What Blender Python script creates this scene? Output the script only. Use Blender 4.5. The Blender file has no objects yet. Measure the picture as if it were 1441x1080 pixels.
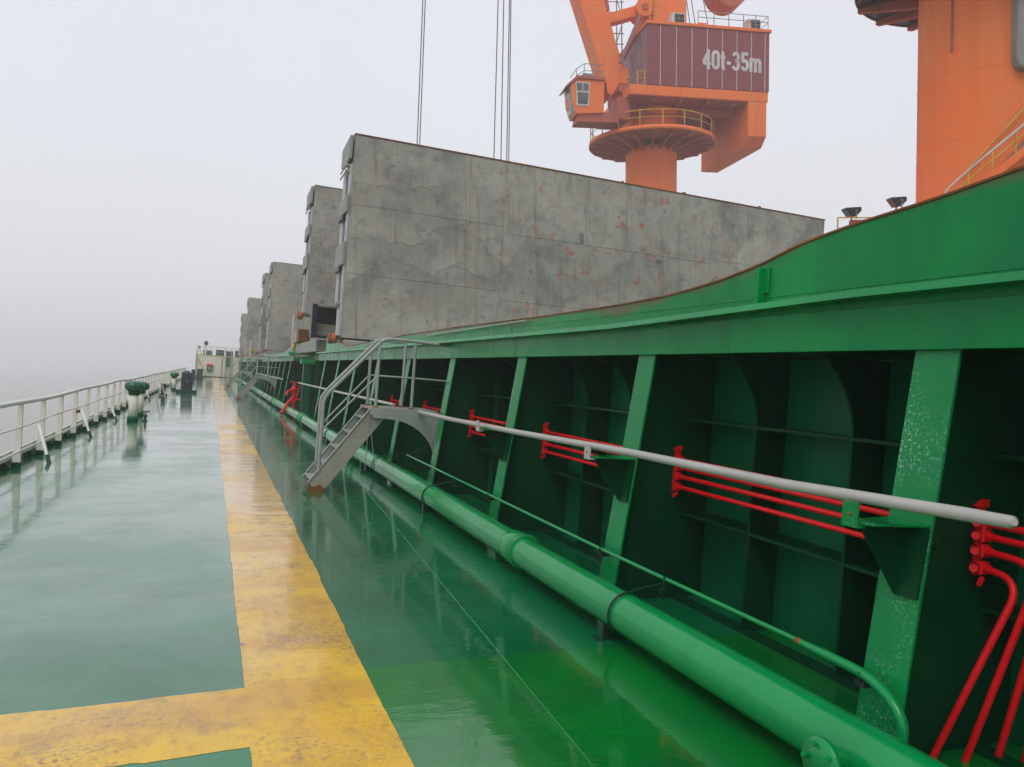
import bpy, bmesh, math, random
from mathutils import Vector, Matrix

random.seed(7)
scene = bpy.context.scene
COL = scene.collection
R = math.radians

# ------------------------------------------------------------------ camera, sky, sun, exposure
EYE = Vector((0.0, 0.0, 1.65))
YAW = math.atan(424.0 / 1090.0)
PITCH = math.atan(29.5 / 1090.0)
HEEL = R(4.4)
cam_data = bpy.data.cameras.new('camera')
cam_data.sensor_width = 36.0
cam_data.lens = 36.0 * 1090.0 / 1441.0
cam_data.clip_start = 0.05
cam_data.clip_end = 9000.0
cam = bpy.data.objects.new('camera', cam_data)
COL.objects.link(cam)
fw = Vector((math.sin(YAW) * math.cos(PITCH), math.cos(YAW) * math.cos(PITCH), -math.sin(PITCH)))
rt = Vector((math.cos(YAW), -math.sin(YAW), 0))
up = rt.cross(fw)
m = Matrix.Identity(4)
for i in range(3):
    m[i][0], m[i][1], m[i][2], m[i][3] = rt[i], up[i], -fw[i], EYE[i]
cam.matrix_world = m
scene.camera = cam

SUN_EL, SUN_AZ = R(52), R(215)          # azimuth measured clockwise from +Y
world = bpy.data.worlds.new('World')
scene.world = world
world.use_nodes = True
wn, wl = world.node_tree.nodes, world.node_tree.links
wn.clear()
wo = wn.new('ShaderNodeOutputWorld')
bg = wn.new('ShaderNodeBackground')
bg.inputs['Strength'].default_value = 0.1
sky = wn.new('ShaderNodeTexSky')
sky.sky_type = 'NISHITA'
sky.sun_disc = False
sky.sun_elevation = SUN_EL
sky.sun_rotation = SUN_AZ
sky.air_density = 1.0
sky.dust_density = 5.0
mixs = wn.new('ShaderNodeMix'); mixs.data_type = 'RGBA'
mixs.inputs['Factor'].default_value = 0.93
tcw = wn.new('ShaderNodeTexCoord')
sepw = wn.new('ShaderNodeSeparateXYZ')
rampw = wn.new('ShaderNodeValToRGB')      # overcast: a little duller near the horizon
rampw.color_ramp.elements[0].position = 0.0
rampw.color_ramp.elements[0].color = (0.80, 0.825, 0.86, 1)
rampw.color_ramp.elements[1].position = 0.45
rampw.color_ramp.elements[1].color = (0.73, 0.74, 0.81, 1)
nzw = wn.new('ShaderNodeTexNoise'); nzw.inputs['Scale'].default_value = 1.3; nzw.inputs['Detail'].default_value = 4
mrw = wn.new('ShaderNodeMapRange')
mrw.inputs['To Min'].default_value = 9.2; mrw.inputs['To Max'].default_value = 10.8
mulw = wn.new('ShaderNodeVectorMath'); mulw.operation = 'SCALE'
wl.new(tcw.outputs['Generated'], sepw.inputs[0]); wl.new(sepw.outputs['Z'], rampw.inputs[0])
wl.new(tcw.outputs['Generated'], nzw.inputs['Vector']); wl.new(nzw.outputs['Fac'], mrw.inputs['Value'])
wl.new(rampw.outputs['Color'], mulw.inputs[0]); wl.new(mrw.outputs['Result'], mulw.inputs['Scale'])
wl.new(sky.outputs['Color'], mixs.inputs['A']); wl.new(mulw.outputs['Vector'], mixs.inputs['B'])
wl.new(mixs.outputs['Result'], bg.inputs['Color']); wl.new(bg.outputs['Background'], wo.inputs['Surface'])

sd = bpy.data.lights.new('sun', 'SUN')
sd.energy = 0.7
sd.angle = R(25)
sd.color = (1.0, 0.97, 0.93)
sun = bpy.data.objects.new('sun', sd)
COL.objects.link(sun)
sdir = Vector((math.sin(SUN_AZ) * math.cos(SUN_EL), math.cos(SUN_AZ) * math.cos(SUN_EL), math.sin(SUN_EL)))
sun.rotation_euler = sdir.to_track_quat('Z', 'Y').to_euler()
sun.location = (0, 0, 80)

vs = scene.view_settings
vs.view_transform = 'Standard'; vs.look = 'None'; vs.exposure = 0.25; vs.gamma = 1.0
vs.use_curve_mapping = False
scene.cycles.max_bounces = 8
scene.cycles.volume_bounces = 6
scene.cycles.use_denoising = True

# ------------------------------------------------------------------ materials
def lin(c):
    return tuple((x / 255 / 12.92) if x / 255 <= 0.04045 else ((x / 255 + 0.055) / 1.055) ** 2.4 for x in c) + (1,)

class NT:
    def __init__(self, name):
        self.m = bpy.data.materials.new(name)
        self.m.use_nodes = True
        self.n, self.l = self.m.node_tree.nodes, self.m.node_tree.links
        self.b = self.n['Principled BSDF']
        g = self.n.new('ShaderNodeNewGeometry')
        self.pos = g.outputs['Position']
        self.nor = g.outputs['Normal']
    def map(self, scale=(1, 1, 1), loc=(0, 0, 0), rot=(0, 0, 0)):
        mp = self.n.new('ShaderNodeMapping')
        mp.inputs['Scale'].default_value = scale
        mp.inputs['Location'].default_value = loc
        mp.inputs['Rotation'].default_value = rot
        self.l.new(self.pos, mp.inputs['Vector'])
        return mp.outputs['Vector']
    def noise(self, scale, detail=4, rough=0.55, vec=None, dist=0.0):
        n = self.n.new('ShaderNodeTexNoise')
        n.inputs['Scale'].default_value = scale
        n.inputs['Detail'].default_value = detail
        n.inputs['Roughness'].default_value = rough
        n.inputs['Distortion'].default_value = dist
        self.l.new(vec if vec is not None else self.pos, n.inputs['Vector'])
        return n.outputs['Fac']
    def ramp(self, fac, a, b, lo=0.0, hi=1.0):
        r = self.n.new('ShaderNodeMapRange')
        r.clamp = True
        for k, v in (('From Min', a), ('From Max', b), ('To Min', lo), ('To Max', hi)):
            r.inputs[k].default_value = v
        self.l.new(fac, r.inputs['Value'])
        return r.outputs['Result']
    def math(self, op, a, b=None, c=None):
        x = self.n.new('ShaderNodeMath'); x.operation = op
        for i, v in enumerate((a, b, c)):
            if v is None: continue
            if isinstance(v, (int, float)): x.inputs[i].default_value = v
            else: self.l.new(v, x.inputs[i])
        return x.outputs[0]
    def mix(self, fac, a, b):
        x = self.n.new('ShaderNodeMix'); x.data_type = 'RGBA'
        for k, v in (('Factor', fac), ('A', a), ('B', b)):
            if isinstance(v, (int, float)): x.inputs[k].default_value = v
            elif isinstance(v, tuple): x.inputs[k].default_value = v
            else: self.l.new(v, x.inputs[k])
        return x.outputs['Result']
    def sep(self):
        s = self.n.new('ShaderNodeSeparateXYZ'); self.l.new(self.pos, s.inputs[0]); return s.outputs
    def bump(self, h, strength=0.3, dist=0.01, prev=None):
        b = self.n.new('ShaderNodeBump')
        b.inputs['Strength'].default_value = strength
        b.inputs['Distance'].default_value = dist
        self.l.new(h, b.inputs['Height'])
        if prev is not None: self.l.new(prev, b.inputs['Normal'])
        return b.outputs['Normal']
    def set(self, k, v):
        if isinstance(v, (int, float, tuple)): self.b.inputs[k].default_value = v
        else: self.l.new(v, self.b.inputs[k])

def c4(r, g, b): return (r, g, b, 1)

def paint(name, base, *args, rim=False, **kw):
    t = paint_(name, base, *args, rim=rim, **kw)
    return t
def paint_(name, base, base2=None, rough=0.35, spec=.35, rust=0.0, rustcol=c4(.16, .055, .02), grime=0.35, chips=0.0,
          chipcol=c4(.35, .5, .42), bump=0.15, scale=1.0, grimecol=None, stretch=(3, 3, .35), rim=False):
    t = NT(name)
    base2 = base2 or tuple(v * 0.72 for v in base[:3]) + (1,)
    col = t.mix(t.ramp(t.noise(1.1 * scale, 5), .35, .68), base, base2)
    gv = t.map(scale=tuple(s * 2.2 * scale for s in stretch))
    gcol = grimecol or tuple(v * 0.45 for v in base[:3]) + (1,)
    col = t.mix(t.ramp(t.noise(1.0, 6, .62, gv), .5, .78, 0, grime), col, gcol)
    if chips:
        area = t.ramp(t.noise(1.3 * scale, 2), .52, .64)
        spk = t.ramp(t.noise(70, 3, .7), .56, .6)
        col = t.mix(t.math('MULTIPLY', t.math('MULTIPLY', area, spk), chips), col, chipcol)
    if rust:
        a = t.ramp(t.noise(3.2 * scale, 6, .68, t.map(scale=(1, 1, .6), loc=(3, 8, 1))), .72 - rust * .22, .80 - rust * .15)
        col = t.mix(a, col, t.mix(t.noise(30, 3), rustcol, tuple(v * .45 for v in rustcol[:3]) + (1,)))
    if rust >= .15:
        run = t.ramp(t.noise(1.0, 6, .7, t.map(scale=(9, 9, .9), loc=(2, 5, 3))), .66, .76, 0, .55)
        col = t.mix(t.math('MULTIPLY', run, t.ramp(t.noise(.9, 2, .5, t.map(loc=(8, 1, 2))), .45, .6)), col, rustcol)
        # touched-up squares of newer coat
        vb = t.n.new('ShaderNodeTexVoronoi'); vb.distance = 'CHEBYCHEV'; vb.inputs['Scale'].default_value = 1.6
        t.l.new(t.pos, vb.inputs['Vector'])
        sb2 = t.n.new('ShaderNodeSeparateColor'); t.l.new(vb.outputs['Color'], sb2.inputs[0])
        col = t.mix(t.ramp(sb2.outputs[0], .72, .74, 0, .30), col, tuple(v * 1.25 for v in base[:3]) + (1,))
    if rim:      # stains bleeding down from the bare steel rim; 'rim_drop' is metres below it
        at = t.n.new('ShaderNodeAttribute'); at.attribute_name = 'rim_drop'
        d = at.outputs['Fac']
        nz = t.noise(1.0, 6, .68, t.map(scale=(5, 5, 1.2), loc=(1, 7, 3)))
        big = t.ramp(t.noise(.8, 3, .5, t.map(loc=(4, 0, 9))), .35, .68, .02, .15)
        mk = t.ramp(t.math('SUBTRACT', t.math('MULTIPLY', nz, big), t.math('MULTIPLY', d, .70)), .0, .04, 0, .85)
        col = t.mix(mk, col, t.mix(t.noise(14, 4), c4(.22, .12, .055), c4(.07, .13, .05)))
    t.set('Base Color', col)
    t.set('Specular IOR Level', spec)
    t.set('Roughness', t.ramp(t.noise(4 * scale, 4), .3, .7, rough * .75, min(1, rough * 1.35)))
    t.set('Normal', t.bump(t.noise(2.2, 5, .6), bump, .03, t.bump(t.noise(55, 3), bump * .6, .003)))
    return t.m

GREEN = c4(.012, .235, .075)
M = {}
M['green'] = paint('green_paint', c4(.002, .25, .055), c4(.002, .18, .05), .25, .2, rust=.16, grime=.35, chips=.5, chipcol=c4(.10, .34, .2))
M['green_band'] = paint('green_band_paint', c4(.001, .27, .055), c4(.001, .19, .055), .27, .18, rust=.32, grime=.3, chips=.3, chipcol=c4(.05, .36, .17))
M['green_plate'] = paint('green_plate_paint', c4(.001, .27, .055), c4(.001, .19, .055), .27, .18, rust=.28, grime=.3, chips=.3, chipcol=c4(.05, .36, .17), rim=True)
M['green_shaded'] = paint('green_bay_shaded', c4(.0005, .062, .020), c4(.0005, .036, .013), .36, .12, rust=.05, grime=.55)  # the ship's green darkened, so the bays' shade is put into the colour
M['green_half_shaded'] = paint('green_wall_half_shaded', c4(.001, .145, .05), c4(.001, .095, .035), .33, .12, rust=.08, grime=.5)  # same green with less shade painted in, for the lit wall panels
M['green_pipe'] = paint('green_pipe_paint', c4(.001, .31, .075), c4(.001, .25, .065), .17, .45, rust=.06, grime=.25, bump=.3)
M['green_stay'] = paint('green_stay_paint', c4(.002, .26, .07), c4(.002, .20, .055), .27, .25, rust=.26, grime=.3, chips=1.2, chipcol=c4(.25, .48, .33))
M['green_dark'] = paint('dark_green_paint', c4(.003, .06, .03), None, .3, rust=.1)
M['green_cap'] = paint('vent_cap_green', c4(.004, .13, .055), c4(.004,.09,.045), .3, rust=.1)
M['red'] = paint('red_paint', c4(.86, .010, .016), c4(.70, .008, .012), .3, .3, rust=0, grime=.3, bump=.1)
M['cream'] = paint('cream_paint', c4(.80, .79, .69), c4(.74, .71, .58), .42, rust=.12, grime=.25, rustcol=c4(.4, .22, .06), grimecol=c4(.40, .36, .22))
M['rail_white'] = paint('off_white_rail_paint', c4(.78, .78, .72), c4(.70, .70, .63), .35, rust=.08, grime=.2, rustcol=c4(.3, .16, .08))
M['white'] = paint('white_rail_paint', c4(.50, .49, .45), c4(.42, .41, .38), .4, rust=.1, grime=.3, rustcol=c4(.3, .16, .08))
M['grey_paint'] = paint('grey_green_paint', c4(.33, .37, .33), c4(.27, .31, .27), .42, rust=.2, grime=.35, rustcol=c4(.33, .15, .04))
M['rust_grey'] = paint('rusty_grey_paint', c4(.34, .34, .30), c4(.30, .26, .19), .5, rust=.5, grime=.4, rustcol=c4(.34, .14, .035), scale=2)
M['rust'] = paint('rust', c4(.28, .11, .03), c4(.14, .05, .02), .75, rust=.4)
M['black'] = paint('black_paint', c4(.022, .026, .032), None, .35, grime=.2)
M['navy'] = paint('dark_navy_paint', c4(.025, .032, .045), None, .3, grime=.2)
M['yellow_pale'] = paint('pale_yellow_paint', c4(.55, .5, .22), None, .4, rust=.1)
M['yellow_fit'] = paint('yellow_fitting_paint', c4(.75, .45, .02), None, .4, rust=.1)
M['orange'] = paint('orange_paint', c4(.92, .19, .04), c4(.86, .23, .065), .5, .15, rust=.03, grime=.25, scale=.35, grimecol=c4(.42, .09, .03), stretch=(2.5, 2.5, .2))
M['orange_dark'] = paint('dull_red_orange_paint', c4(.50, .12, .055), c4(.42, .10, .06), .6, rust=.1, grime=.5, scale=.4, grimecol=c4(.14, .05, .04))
M['maroon'] = paint('maroon_sheet_paint', c4(.26, .055, .065), c4(.24, .06, .07), .5, grime=.15, scale=.3)
M['maroon_pale'] = paint('pale_maroon_paint', c4(.36, .17, .20), None, .5, grime=.15, scale=.3)
M['offwhite'] = paint('off_white_trim', c4(.68, .65, .61), None, .5, grime=.1)
M['steel'] = paint('weathered_steel', c4(.30, .32, .31), None, .45, rust=.1)
M['wire'] = paint('wire_rope', c4(.10, .10, .11), None, .55)
M['yellow_rail'] = paint('yellow_rail_paint', c4(.75, .42, .04), None, .45)
M['rubber'] = paint('pale_rubber_strip', c4(.50, .52, .51), c4(.42, .43, .42), .5, grime=.3)
M['hull'] = paint('hull_paint', c4(.02, .03, .04), None, .5)

def glass_mat():
    t = NT('dark_glass')
    t.set('Base Color', c4(.06, .08, .09)); t.set('Roughness', .08); t.set('Specular IOR Level', .8)
    return t.m
M['glass'] = glass_mat()

def cover_mat():
    t = NT('hatch_cover_grey')
    S_ = t.sep()
    base = t.mix(t.ramp(t.noise(.8, 5, .62), .35, .65), c4(.44, .425, .36), c4(.29, .29, .255))
    base = t.mix(t.ramp(t.noise(1.5, 5, .65, t.map(loc=(31, 2, 7))), .46, .66, 0, .7), base, c4(.40, .34, .26))
    base = t.mix(t.ramp(t.noise(.45, 5, .62, t.map(loc=(3, 2, 17))), .50, .62, 0, .65), base, c4(.135, .145, .15))
    base = t.mix(t.ramp(t.noise(2.6, 7, .72, t.map(loc=(5, 1, 9))), .50, .68, 0, .6), base, c4(.15, .155, .15))
    # vertical streaks
    base = t.mix(t.ramp(t.noise(1, 5, .65, t.map(scale=(8, 8, .45))), .50, .74, 0, .5), base, c4(.42, .39, .31))
    base = t.mix(t.ramp(t.noise(1, 5, .65, t.map(scale=(6, 6, .35), loc=(4, 4, 4))), .55, .74, 0, .6), base, c4(.15, .115, .075))
    # wandering tide lines, strongest on the first leaf
    for zc, amp, sc, off, xa, xb in ((4.95, 1.5, .42, 0, 2.8, 7.2), (4.05, 1.3, .5, 9, 2.8, 8.2), (6.45, 1.3, .45, 21, 2.8, 6.2), (5.1, 3.2, .55, 33, 6.5, 9.0), (4.7, 2.6, .35, 51, 9, 14)):
        nn = t.noise(sc, 3, .5, t.map(scale=(1, 1, .25), loc=(off, 0, 0)))
        d = t.math('ADD', t.math('SUBTRACT', S_['Z'], zc), t.math('MULTIPLY', t.math('SUBTRACT', nn, .5), amp*2))
        win = t.math('MULTIPLY', t.ramp(S_['X'], xa, xa+.6), t.ramp(S_['X'], xb-.8, xb, 1, 0))
        first = t.math('LESS_THAN', S_['Y'], 23.0)
        win = t.math('MULTIPLY', win, first)
        near = t.math('MULTIPLY', t.ramp(t.math('ABSOLUTE', d), 0, .026, .42, 0), t.ramp(t.noise(1.1, 3), .36, .56))
        below = t.math('MULTIPLY', t.ramp(d, -1.1, 0, 0, .25), t.math('LESS_THAN', d, 0))
        base = t.mix(t.math('MULTIPLY', win, below), base, c4(.13, .13, .12))
        base = t.mix(t.math('MULTIPLY', win, near), base, c4(.05, .05, .045))
    # green, dark and red patches
    base = t.mix(t.ramp(t.noise(1.9, 5, .65, t.map(loc=(9, 9, 2))), .63, .69, 0, .7), base, c4(.065, .095, .08))
    reg = t.math('MULTIPLY', t.ramp(S_['X'], 6, 9.5), t.ramp(S_['X'], 13.5, 17, 1, .25))
    sp = t.ramp(t.noise(2.4, 5, .68, t.map(loc=(2, 9, 4))), .58, .66)
    base = t.mix(t.math('MULTIPLY', t.math('MULTIPLY', reg, sp), .8), base, c4(.46, .085, .06))
    base = t.mix(t.ramp(t.noise(2.3, 6, .7, t.map(loc=(22, 9, 4))), .60, .70, 0, .7), base, c4(.36, .16, .07))
    base = t.mix(t.ramp(t.noise(26, 3, .6), .45, .7, 0, .25), base, c4(.13, .13, .115))
    t.set('Base Color', base)
    t.set('Roughness', .55)
    t.set('Specular IOR Level', .3)
    t.set('Normal', t.bump(t.noise(.9, 4), .35, .06, t.bump(t.noise(24, 4), .25, .006)))
    return t.m
M['cover'] = cover_mat()
M['cover_far'] = paint('hatch_cover_side_grey', c4(.30, .31, .28), c4(.24, .25, .23), .5, rust=.08, grime=.4)

def deck_mat():
    t = NT('wet_green_deck')
    s = t.sep()
    base = t.mix(t.ramp(t.noise(.8, 5, .6), .35, .65), c4(.001, .175, .060), c4(.001, .12, .042))
    base = t.mix(t.ramp(t.noise(2.2, 6, .65, t.map(scale=(1, .5, 1), loc=(7, 3, 0))), .56, .74, 0, .5), base, c4(.012, .055, .03))
    # newer bright green repaint, near the coaming
    e = t.math('ADD', s['Y'], t.ramp(t.noise(9, 3), 0, 1, -.02, .02))
    bright = t.math('MULTIPLY', t.math('LESS_THAN', e, 4.25), t.math('GREATER_THAN', s['X'], .5))
    base = t.mix(bright, base, t.mix(t.ramp(t.noise(1.7, 4), .4, .7), c4(.001, .20, .024), c4(.001, .14, .026)))
    lo = t.math('MULTIPLY', t.math('LESS_THAN', s['Y'], 3.8), t.math('LESS_THAN', s['X'], .5))
    base = t.mix(lo, base, c4(.003, .20, .07))
    base = t.mix(t.ramp(t.noise(2.7, 6, .7, t.map(loc=(17, 3, 0))), .70, .8, 0, .6), base, c4(.06, .045, .02))
    t.set('Base Color', base)
    # a film of rain: puddled sheets with thinner damp paint between
    base2 = t.mix(t.math('MULTIPLY', t.ramp(t.noise(1.9, 6, .7, t.map(loc=(41, 13, 0))), .64, .76, 0, .5), t.ramp(s['X'], .9, 2.2)), base, c4(.11, .05, .02))
    t.set('Base Color', base2)
    pud = t.ramp(t.noise(.5, 5, .62, t.map(loc=(2.5, 4, 0))), .42, .58)
    t.set('Roughness', t.ramp(pud, 0, 1, .12, .30))
    t.set('Specular IOR Level', .2)
    t.set('Coat Weight', t.ramp(pud, 0, 1, 1.0, .82))
    t.set('Coat IOR', 1.45)
    t.set('Coat Roughness', t.ramp(pud, 0, 1, .004, .014))
    rip = t.noise(1, 4, .58, t.map(scale=(4.5, 11, 6)), .8)
    sw = t.noise(1, 2, .5, t.map(scale=(1.2, 2.6, 1.2)))
    pit = t.noise(60, 3, .6)
    n = t.bump(sw, .09, .02)
    n = t.bump(rip, .40, .0024, n)
    t.l.new(n, t.b.inputs['Coat Normal'])
    n2 = t.bump(pit, .3, .002, n)
    t.set('Normal', n2)
    return t.m
M['deck'] = deck_mat()

def yellow_mat():
    t = NT('worn_yellow_marking')
    base = t.mix(t.ramp(t.noise(1.6, 5, .6), .35, .65), c4(.86, .54, .012), c4(.80, .45, .010))
    # overlapping coats, each with its own edge
    br = t.n.new('ShaderNodeTexVoronoi'); br.distance = 'CHEBYCHEV'; br.inputs['Scale'].default_value = 1.25
    t.l.new(t.map(scale=(1.1, .9, .01), rot=(0, 0, .03)), br.inputs['Vector'])
    sv = t.n.new('ShaderNodeSeparateColor'); t.l.new(br.outputs['Color'], sv.inputs[0])
    base = t.mix(t.ramp(sv.outputs[0], .6, .62, 0, .3), base, c4(.85, .52, .04))
    base = t.mix(t.ramp(sv.outputs[1], .75, .77, 0, .25), base, c4(.42, .20, .04))
    base = t.mix(t.ramp(t.noise(.9, 3, .6, t.map(scale=(.4, 2.2, 1), loc=(8, 2, 0))), .50, .62, 0, .45), base, c4(.55, .25, .04))
    base = t.mix(t.ramp(t.noise(7, 8, .78, t.map(scale=(1, .6, 1))), .48, .68, 0, .7), base, c4(.36, .19, .05))
    wear = t.ramp(t.noise(1.3, 4, .6, t.map(loc=(6.3, 4, 0))), .46, .62)
    base = t.mix(t.math('MULTIPLY', wear, t.ramp(t.noise(38, 6, .8), .50, .60, 0, .8)), base, c4(.16, .12, .06))
    vd = t.n.new('ShaderNodeTexVoronoi'); vd.inputs['Scale'].default_value = 5.5; t.l.new(t.map(scale=(1, 1, .01)), vd.inputs['Vector'])
    svd = t.n.new('ShaderNodeSeparateColor'); t.l.new(vd.outputs['Color'], svd.inputs[0])
    spot = t.math('MULTIPLY', t.math('LESS_THAN', t.math('ADD', vd.outputs['Distance'], t.ramp(t.noise(40, 2), 0, 1, -.06, .06)), .13), t.math('GREATER_THAN', svd.outputs[0], .80))
    base = t.mix(t.math('MULTIPLY', spot, .7), base, c4(.13, .11, .08))
    base = t.mix(t.ramp(t.noise(16, 5, .75, t.map(loc=(4, 1, 0))), .62, .70, 0, .8), base, c4(.10, .10, .06))
    base = t.mix(t.ramp(t.noise(1.1, 6, .7, t.map(loc=(1, 5, 0))), .60, .75, 0, .8), base, c4(.20, .085, .03))
    t.set('Base Color', base)
    pud = t.ramp(t.noise(.45, 4, .6, t.map(loc=(2.5, 4, 0))), .40, .62)
    t.set('Roughness', t.ramp(pud, 0, 1, .16, .34))
    t.set('Specular IOR Level', .25)
    t.set('Coat Weight', t.ramp(pud, 0, 1, .9, .35))
    t.set('Coat Roughness', t.ramp(pud, 0, 1, .02, .12))
    t.set('Coat IOR', 1.5)
    rip = t.noise(1, 4, .55, t.map(scale=(6, 15, 6)), .6)
    n = t.bump(t.noise(1, 2, .5, t.map(scale=(1.2, 2.6, 1.2))), .3, .02)
    n = t.bump(rip, .4, .0045, n)
    t.l.new(n, t.b.inputs['Coat Normal'])
    n = t.bump(t.noise(45, 4, .7), .35, .003, n)
    t.set('Normal', n)
    return t.m
M['yellow'] = yellow_mat()

def sea_mat():
    t = NT('muddy_harbour_water')
    t.set('Base Color', c4(.27, .24, .215))
    t.set('Roughness', .22)
    n = t.bump(t.noise(.35, 6, .6, t.map(scale=(1, .45, 1))), .8, .5)
    t.set('Normal', t.bump(t.noise(2.2, 4, .6), .5, .08, n))
    return t.m
M['sea'] = sea_mat()
M['quay'] = paint('quay_concrete', c4(.3, .29, .27), None, .85)

# ------------------------------------------------------------------ mesh helpers
class MB:
    def __init__(self): self.v, self.f, self.smooth = [], [], []
    def add(self, vs_, fs_, smooth=False):
        o = len(self.v)
        self.v += [tuple(p) for p in vs_]
        self.f += [tuple(i + o for i in f) for f in fs_]
        self.smooth += [smooth] * len(fs_)
        return self
    def box(self, x0, x1, y0, y1, z0, z1, mat=None):
        P = [Vector(p) for p in ((x0,y0,z0),(x1,y0,z0),(x1,y1,z0),(x0,y1,z0),(x0,y0,z1),(x1,y0,z1),(x1,y1,z1),(x0,y1,z1))]
        if mat is not None: P = [mat @ p for p in P]
        return self.add(P, [(0,3,2,1),(4,5,6,7),(0,1,5,4),(1,2,6,5),(2,3,7,6),(3,0,4,7)])
    def bar(self, a, b, w, h, upv=(0, 0, 1)):
        """square bar from a to b, w wide across, h along up"""
        a, b = Vector(a), Vector(b)
        d = (b - a).normalized(); u = Vector(upv)
        s = d.cross(u)
        if s.length < 1e-4: s = d.cross(Vector((1, 0, 0)))
        s.normalize(); u = s.cross(d).normalized()
        P = []
        for q in (a, b):
            for su, sh in ((-1,-1),(1,-1),(1,1),(-1,1)): P.append(q + s * su * w / 2 + u * sh * h / 2)
        return self.add(P, [(0,1,2,3),(7,6,5,4),(0,4,5,1),(1,5,6,2),(2,6,7,3),(3,7,4,0)])
    def tube(self, pts, r, n=10, caps=True, closed=False):
        pts = [Vector(p) for p in pts]
        N = len(pts); rings = []
        rr = r if isinstance(r, (list, tuple)) else [r] * N
        prev = None
        for i, p in enumerate(pts):
            if closed: d = (pts[(i+1) % N] - pts[i-1]).normalized()
            elif i == 0: d = (pts[1] - p).normalized()
            elif i == N-1: d = (p - pts[-2]).normalized()
            else: d = ((pts[i+1] - p).normalized() + (p - pts[i-1]).normalized()).normalized()
            if prev is None:
                s = d.cross(Vector((0,0,1)))
                if s.length < .05: s = d.cross(Vector((1,0,0)))
            else:
                s = prev - d * prev.dot(d)
            s.normalize(); prev = s; u = d.cross(s)
            rings.append([p + (s * math.cos(2*math.pi*k/n) + u * math.sin(2*math.pi*k/n)) * rr[i] for k in range(n)])
        vs_ = [q for r_ in rings for q in r_]; fs_ = []
        M_ = N if closed else N - 1
        for i in range(M_):
            j = (i+1) % N
            for k in range(n): fs_.append((i*n+k, i*n+(k+1)%n, j*n+(k+1)%n, j*n+k))
        self.add(vs_, fs_, True)
        if caps and not closed:
            self.add(rings[0], [tuple(reversed(range(n)))]); self.add(rings[-1], [tuple(range(n))])
        return self
    def lathe(self, prof, n=24, center=(0,0,0), axis='z', smooth=True):
        vs_ = []
        for (r, h) in prof:
            for k in range(n):
                a = 2*math.pi*k/n
                c, s = r*math.cos(a), r*math.sin(a)
                p = (c, s, h) if axis == 'z' else ((c, h, s) if axis == 'y' else (h, c, s))
                vs_.append(Vector(p) + Vector(center))
        fs_ = []
        for i in range(len(prof)-1):
            for k in range(n):
                q = (i*n+k, i*n+(k+1)%n, (i+1)*n+(k+1)%n, (i+1)*n+k)
                fs_.append(q)
        self.add(vs_, fs_, smooth)
        return self
    def prism(self, poly, axis, a, b):
        """poly of 2D points extruded along axis from a to b"""
        def P(q, h):
            if axis == 'y': return (q[0], h, q[1])
            if axis == 'x': return (h, q[0], q[1])
            return (q[0], q[1], h)
        n = len(poly)
        vs_ = [P(q, a) for q in poly] + [P(q, b) for q in poly]
        fs_ = [tuple(range(n)), tuple(reversed(range(n, 2*n)))] + [(i, i+n, (i+1)%n+n, (i+1)%n) for i in range(n)]
        return self.add(vs_, fs_)
    def build(self, name, mat, parent=None, loc=(0,0,0), bevel=0.0):
        me = bpy.data.meshes.new(name)
        me.from_pydata(self.v, [], self.f)
        me.polygons.foreach_set('use_smooth', self.smooth)
        me.materials.append(mat)
        bm = bmesh.new(); bm.from_mesh(me)
        bmesh.ops.recalc_face_normals(bm, faces=bm.faces)
        if bevel:
            ed = [e for e in bm.edges if len(e.link_faces) == 2 and e.calc_face_angle(0) > .6]
            bmesh.ops.bevel(bm, geom=ed, offset=bevel, segments=1, affect='EDGES', clamp_overlap=True)
        bm.to_mesh(me); bm.free()
        o = bpy.data.objects.new(name, me)
        COL.objects.link(o)
        o.location = loc
        if parent is not None: o.parent = parent
        return o

SHIP = []      # top-level things that heel with the ship
def tag(o, label, cat, group=None, ship=True):
    o['label'] = label; o['category'] = cat
    if group: o['group'] = group
    if ship: SHIP.append(o)
    return o
def thing(name, loc, label, cat, group=None, ship=True, rz=0.0):
    o = bpy.data.objects.new(name, None)
    o.empty_display_size = .2
    COL.objects.link(o); o.location = loc; o.rotation_euler = (0, 0, rz)
    return tag(o, label, cat, group, ship)
def struct(o, ship=True, kind='structure'):
    o['kind'] = kind
    if ship: SHIP.append(o)
    return o
def dup(o, loc, parent=None):
    c = o.copy(); COL.objects.link(c); c.location = loc
    if parent is not None: c.parent = parent
    return c
def copy_thing(root, loc, label, ship=True):
    r = root.copy(); COL.objects.link(r); r.location = loc; r['label'] = label
    if ship: SHIP.append(r)
    for ch in list(root.children):
        c = ch.copy(); COL.objects.link(c); c.parent = r
        for g in list(ch.children):
            d = g.copy(); COL.objects.link(d); d.parent = c
    return r

CAMBER = 0.025
def dz(x): return CAMBER * x
DECK_END = 95.0

# ------------------------------------------------------------------ sea, quay, hull, deck
b = MB()
b.add([(-4000,-4000,0),(4000,-4000,0),(4000,4000,0),(-4000,4000,0)], [(0,1,2,3)])
struct(b.build('sea', M['sea'], loc=(0,0,-6.5)), ship=False)
b = MB(); b.box(30, 200, -150, 300, -9, -3.0)
struct(b.build('quay', M['quay']), ship=False)
b = MB(); b.prism([(-2.75,-.16),(24.6,-.16),(24.6,-9),(-2.75,-9)], 'y', -12, 118)
struct(b.build('hull', M['hull']))

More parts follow.
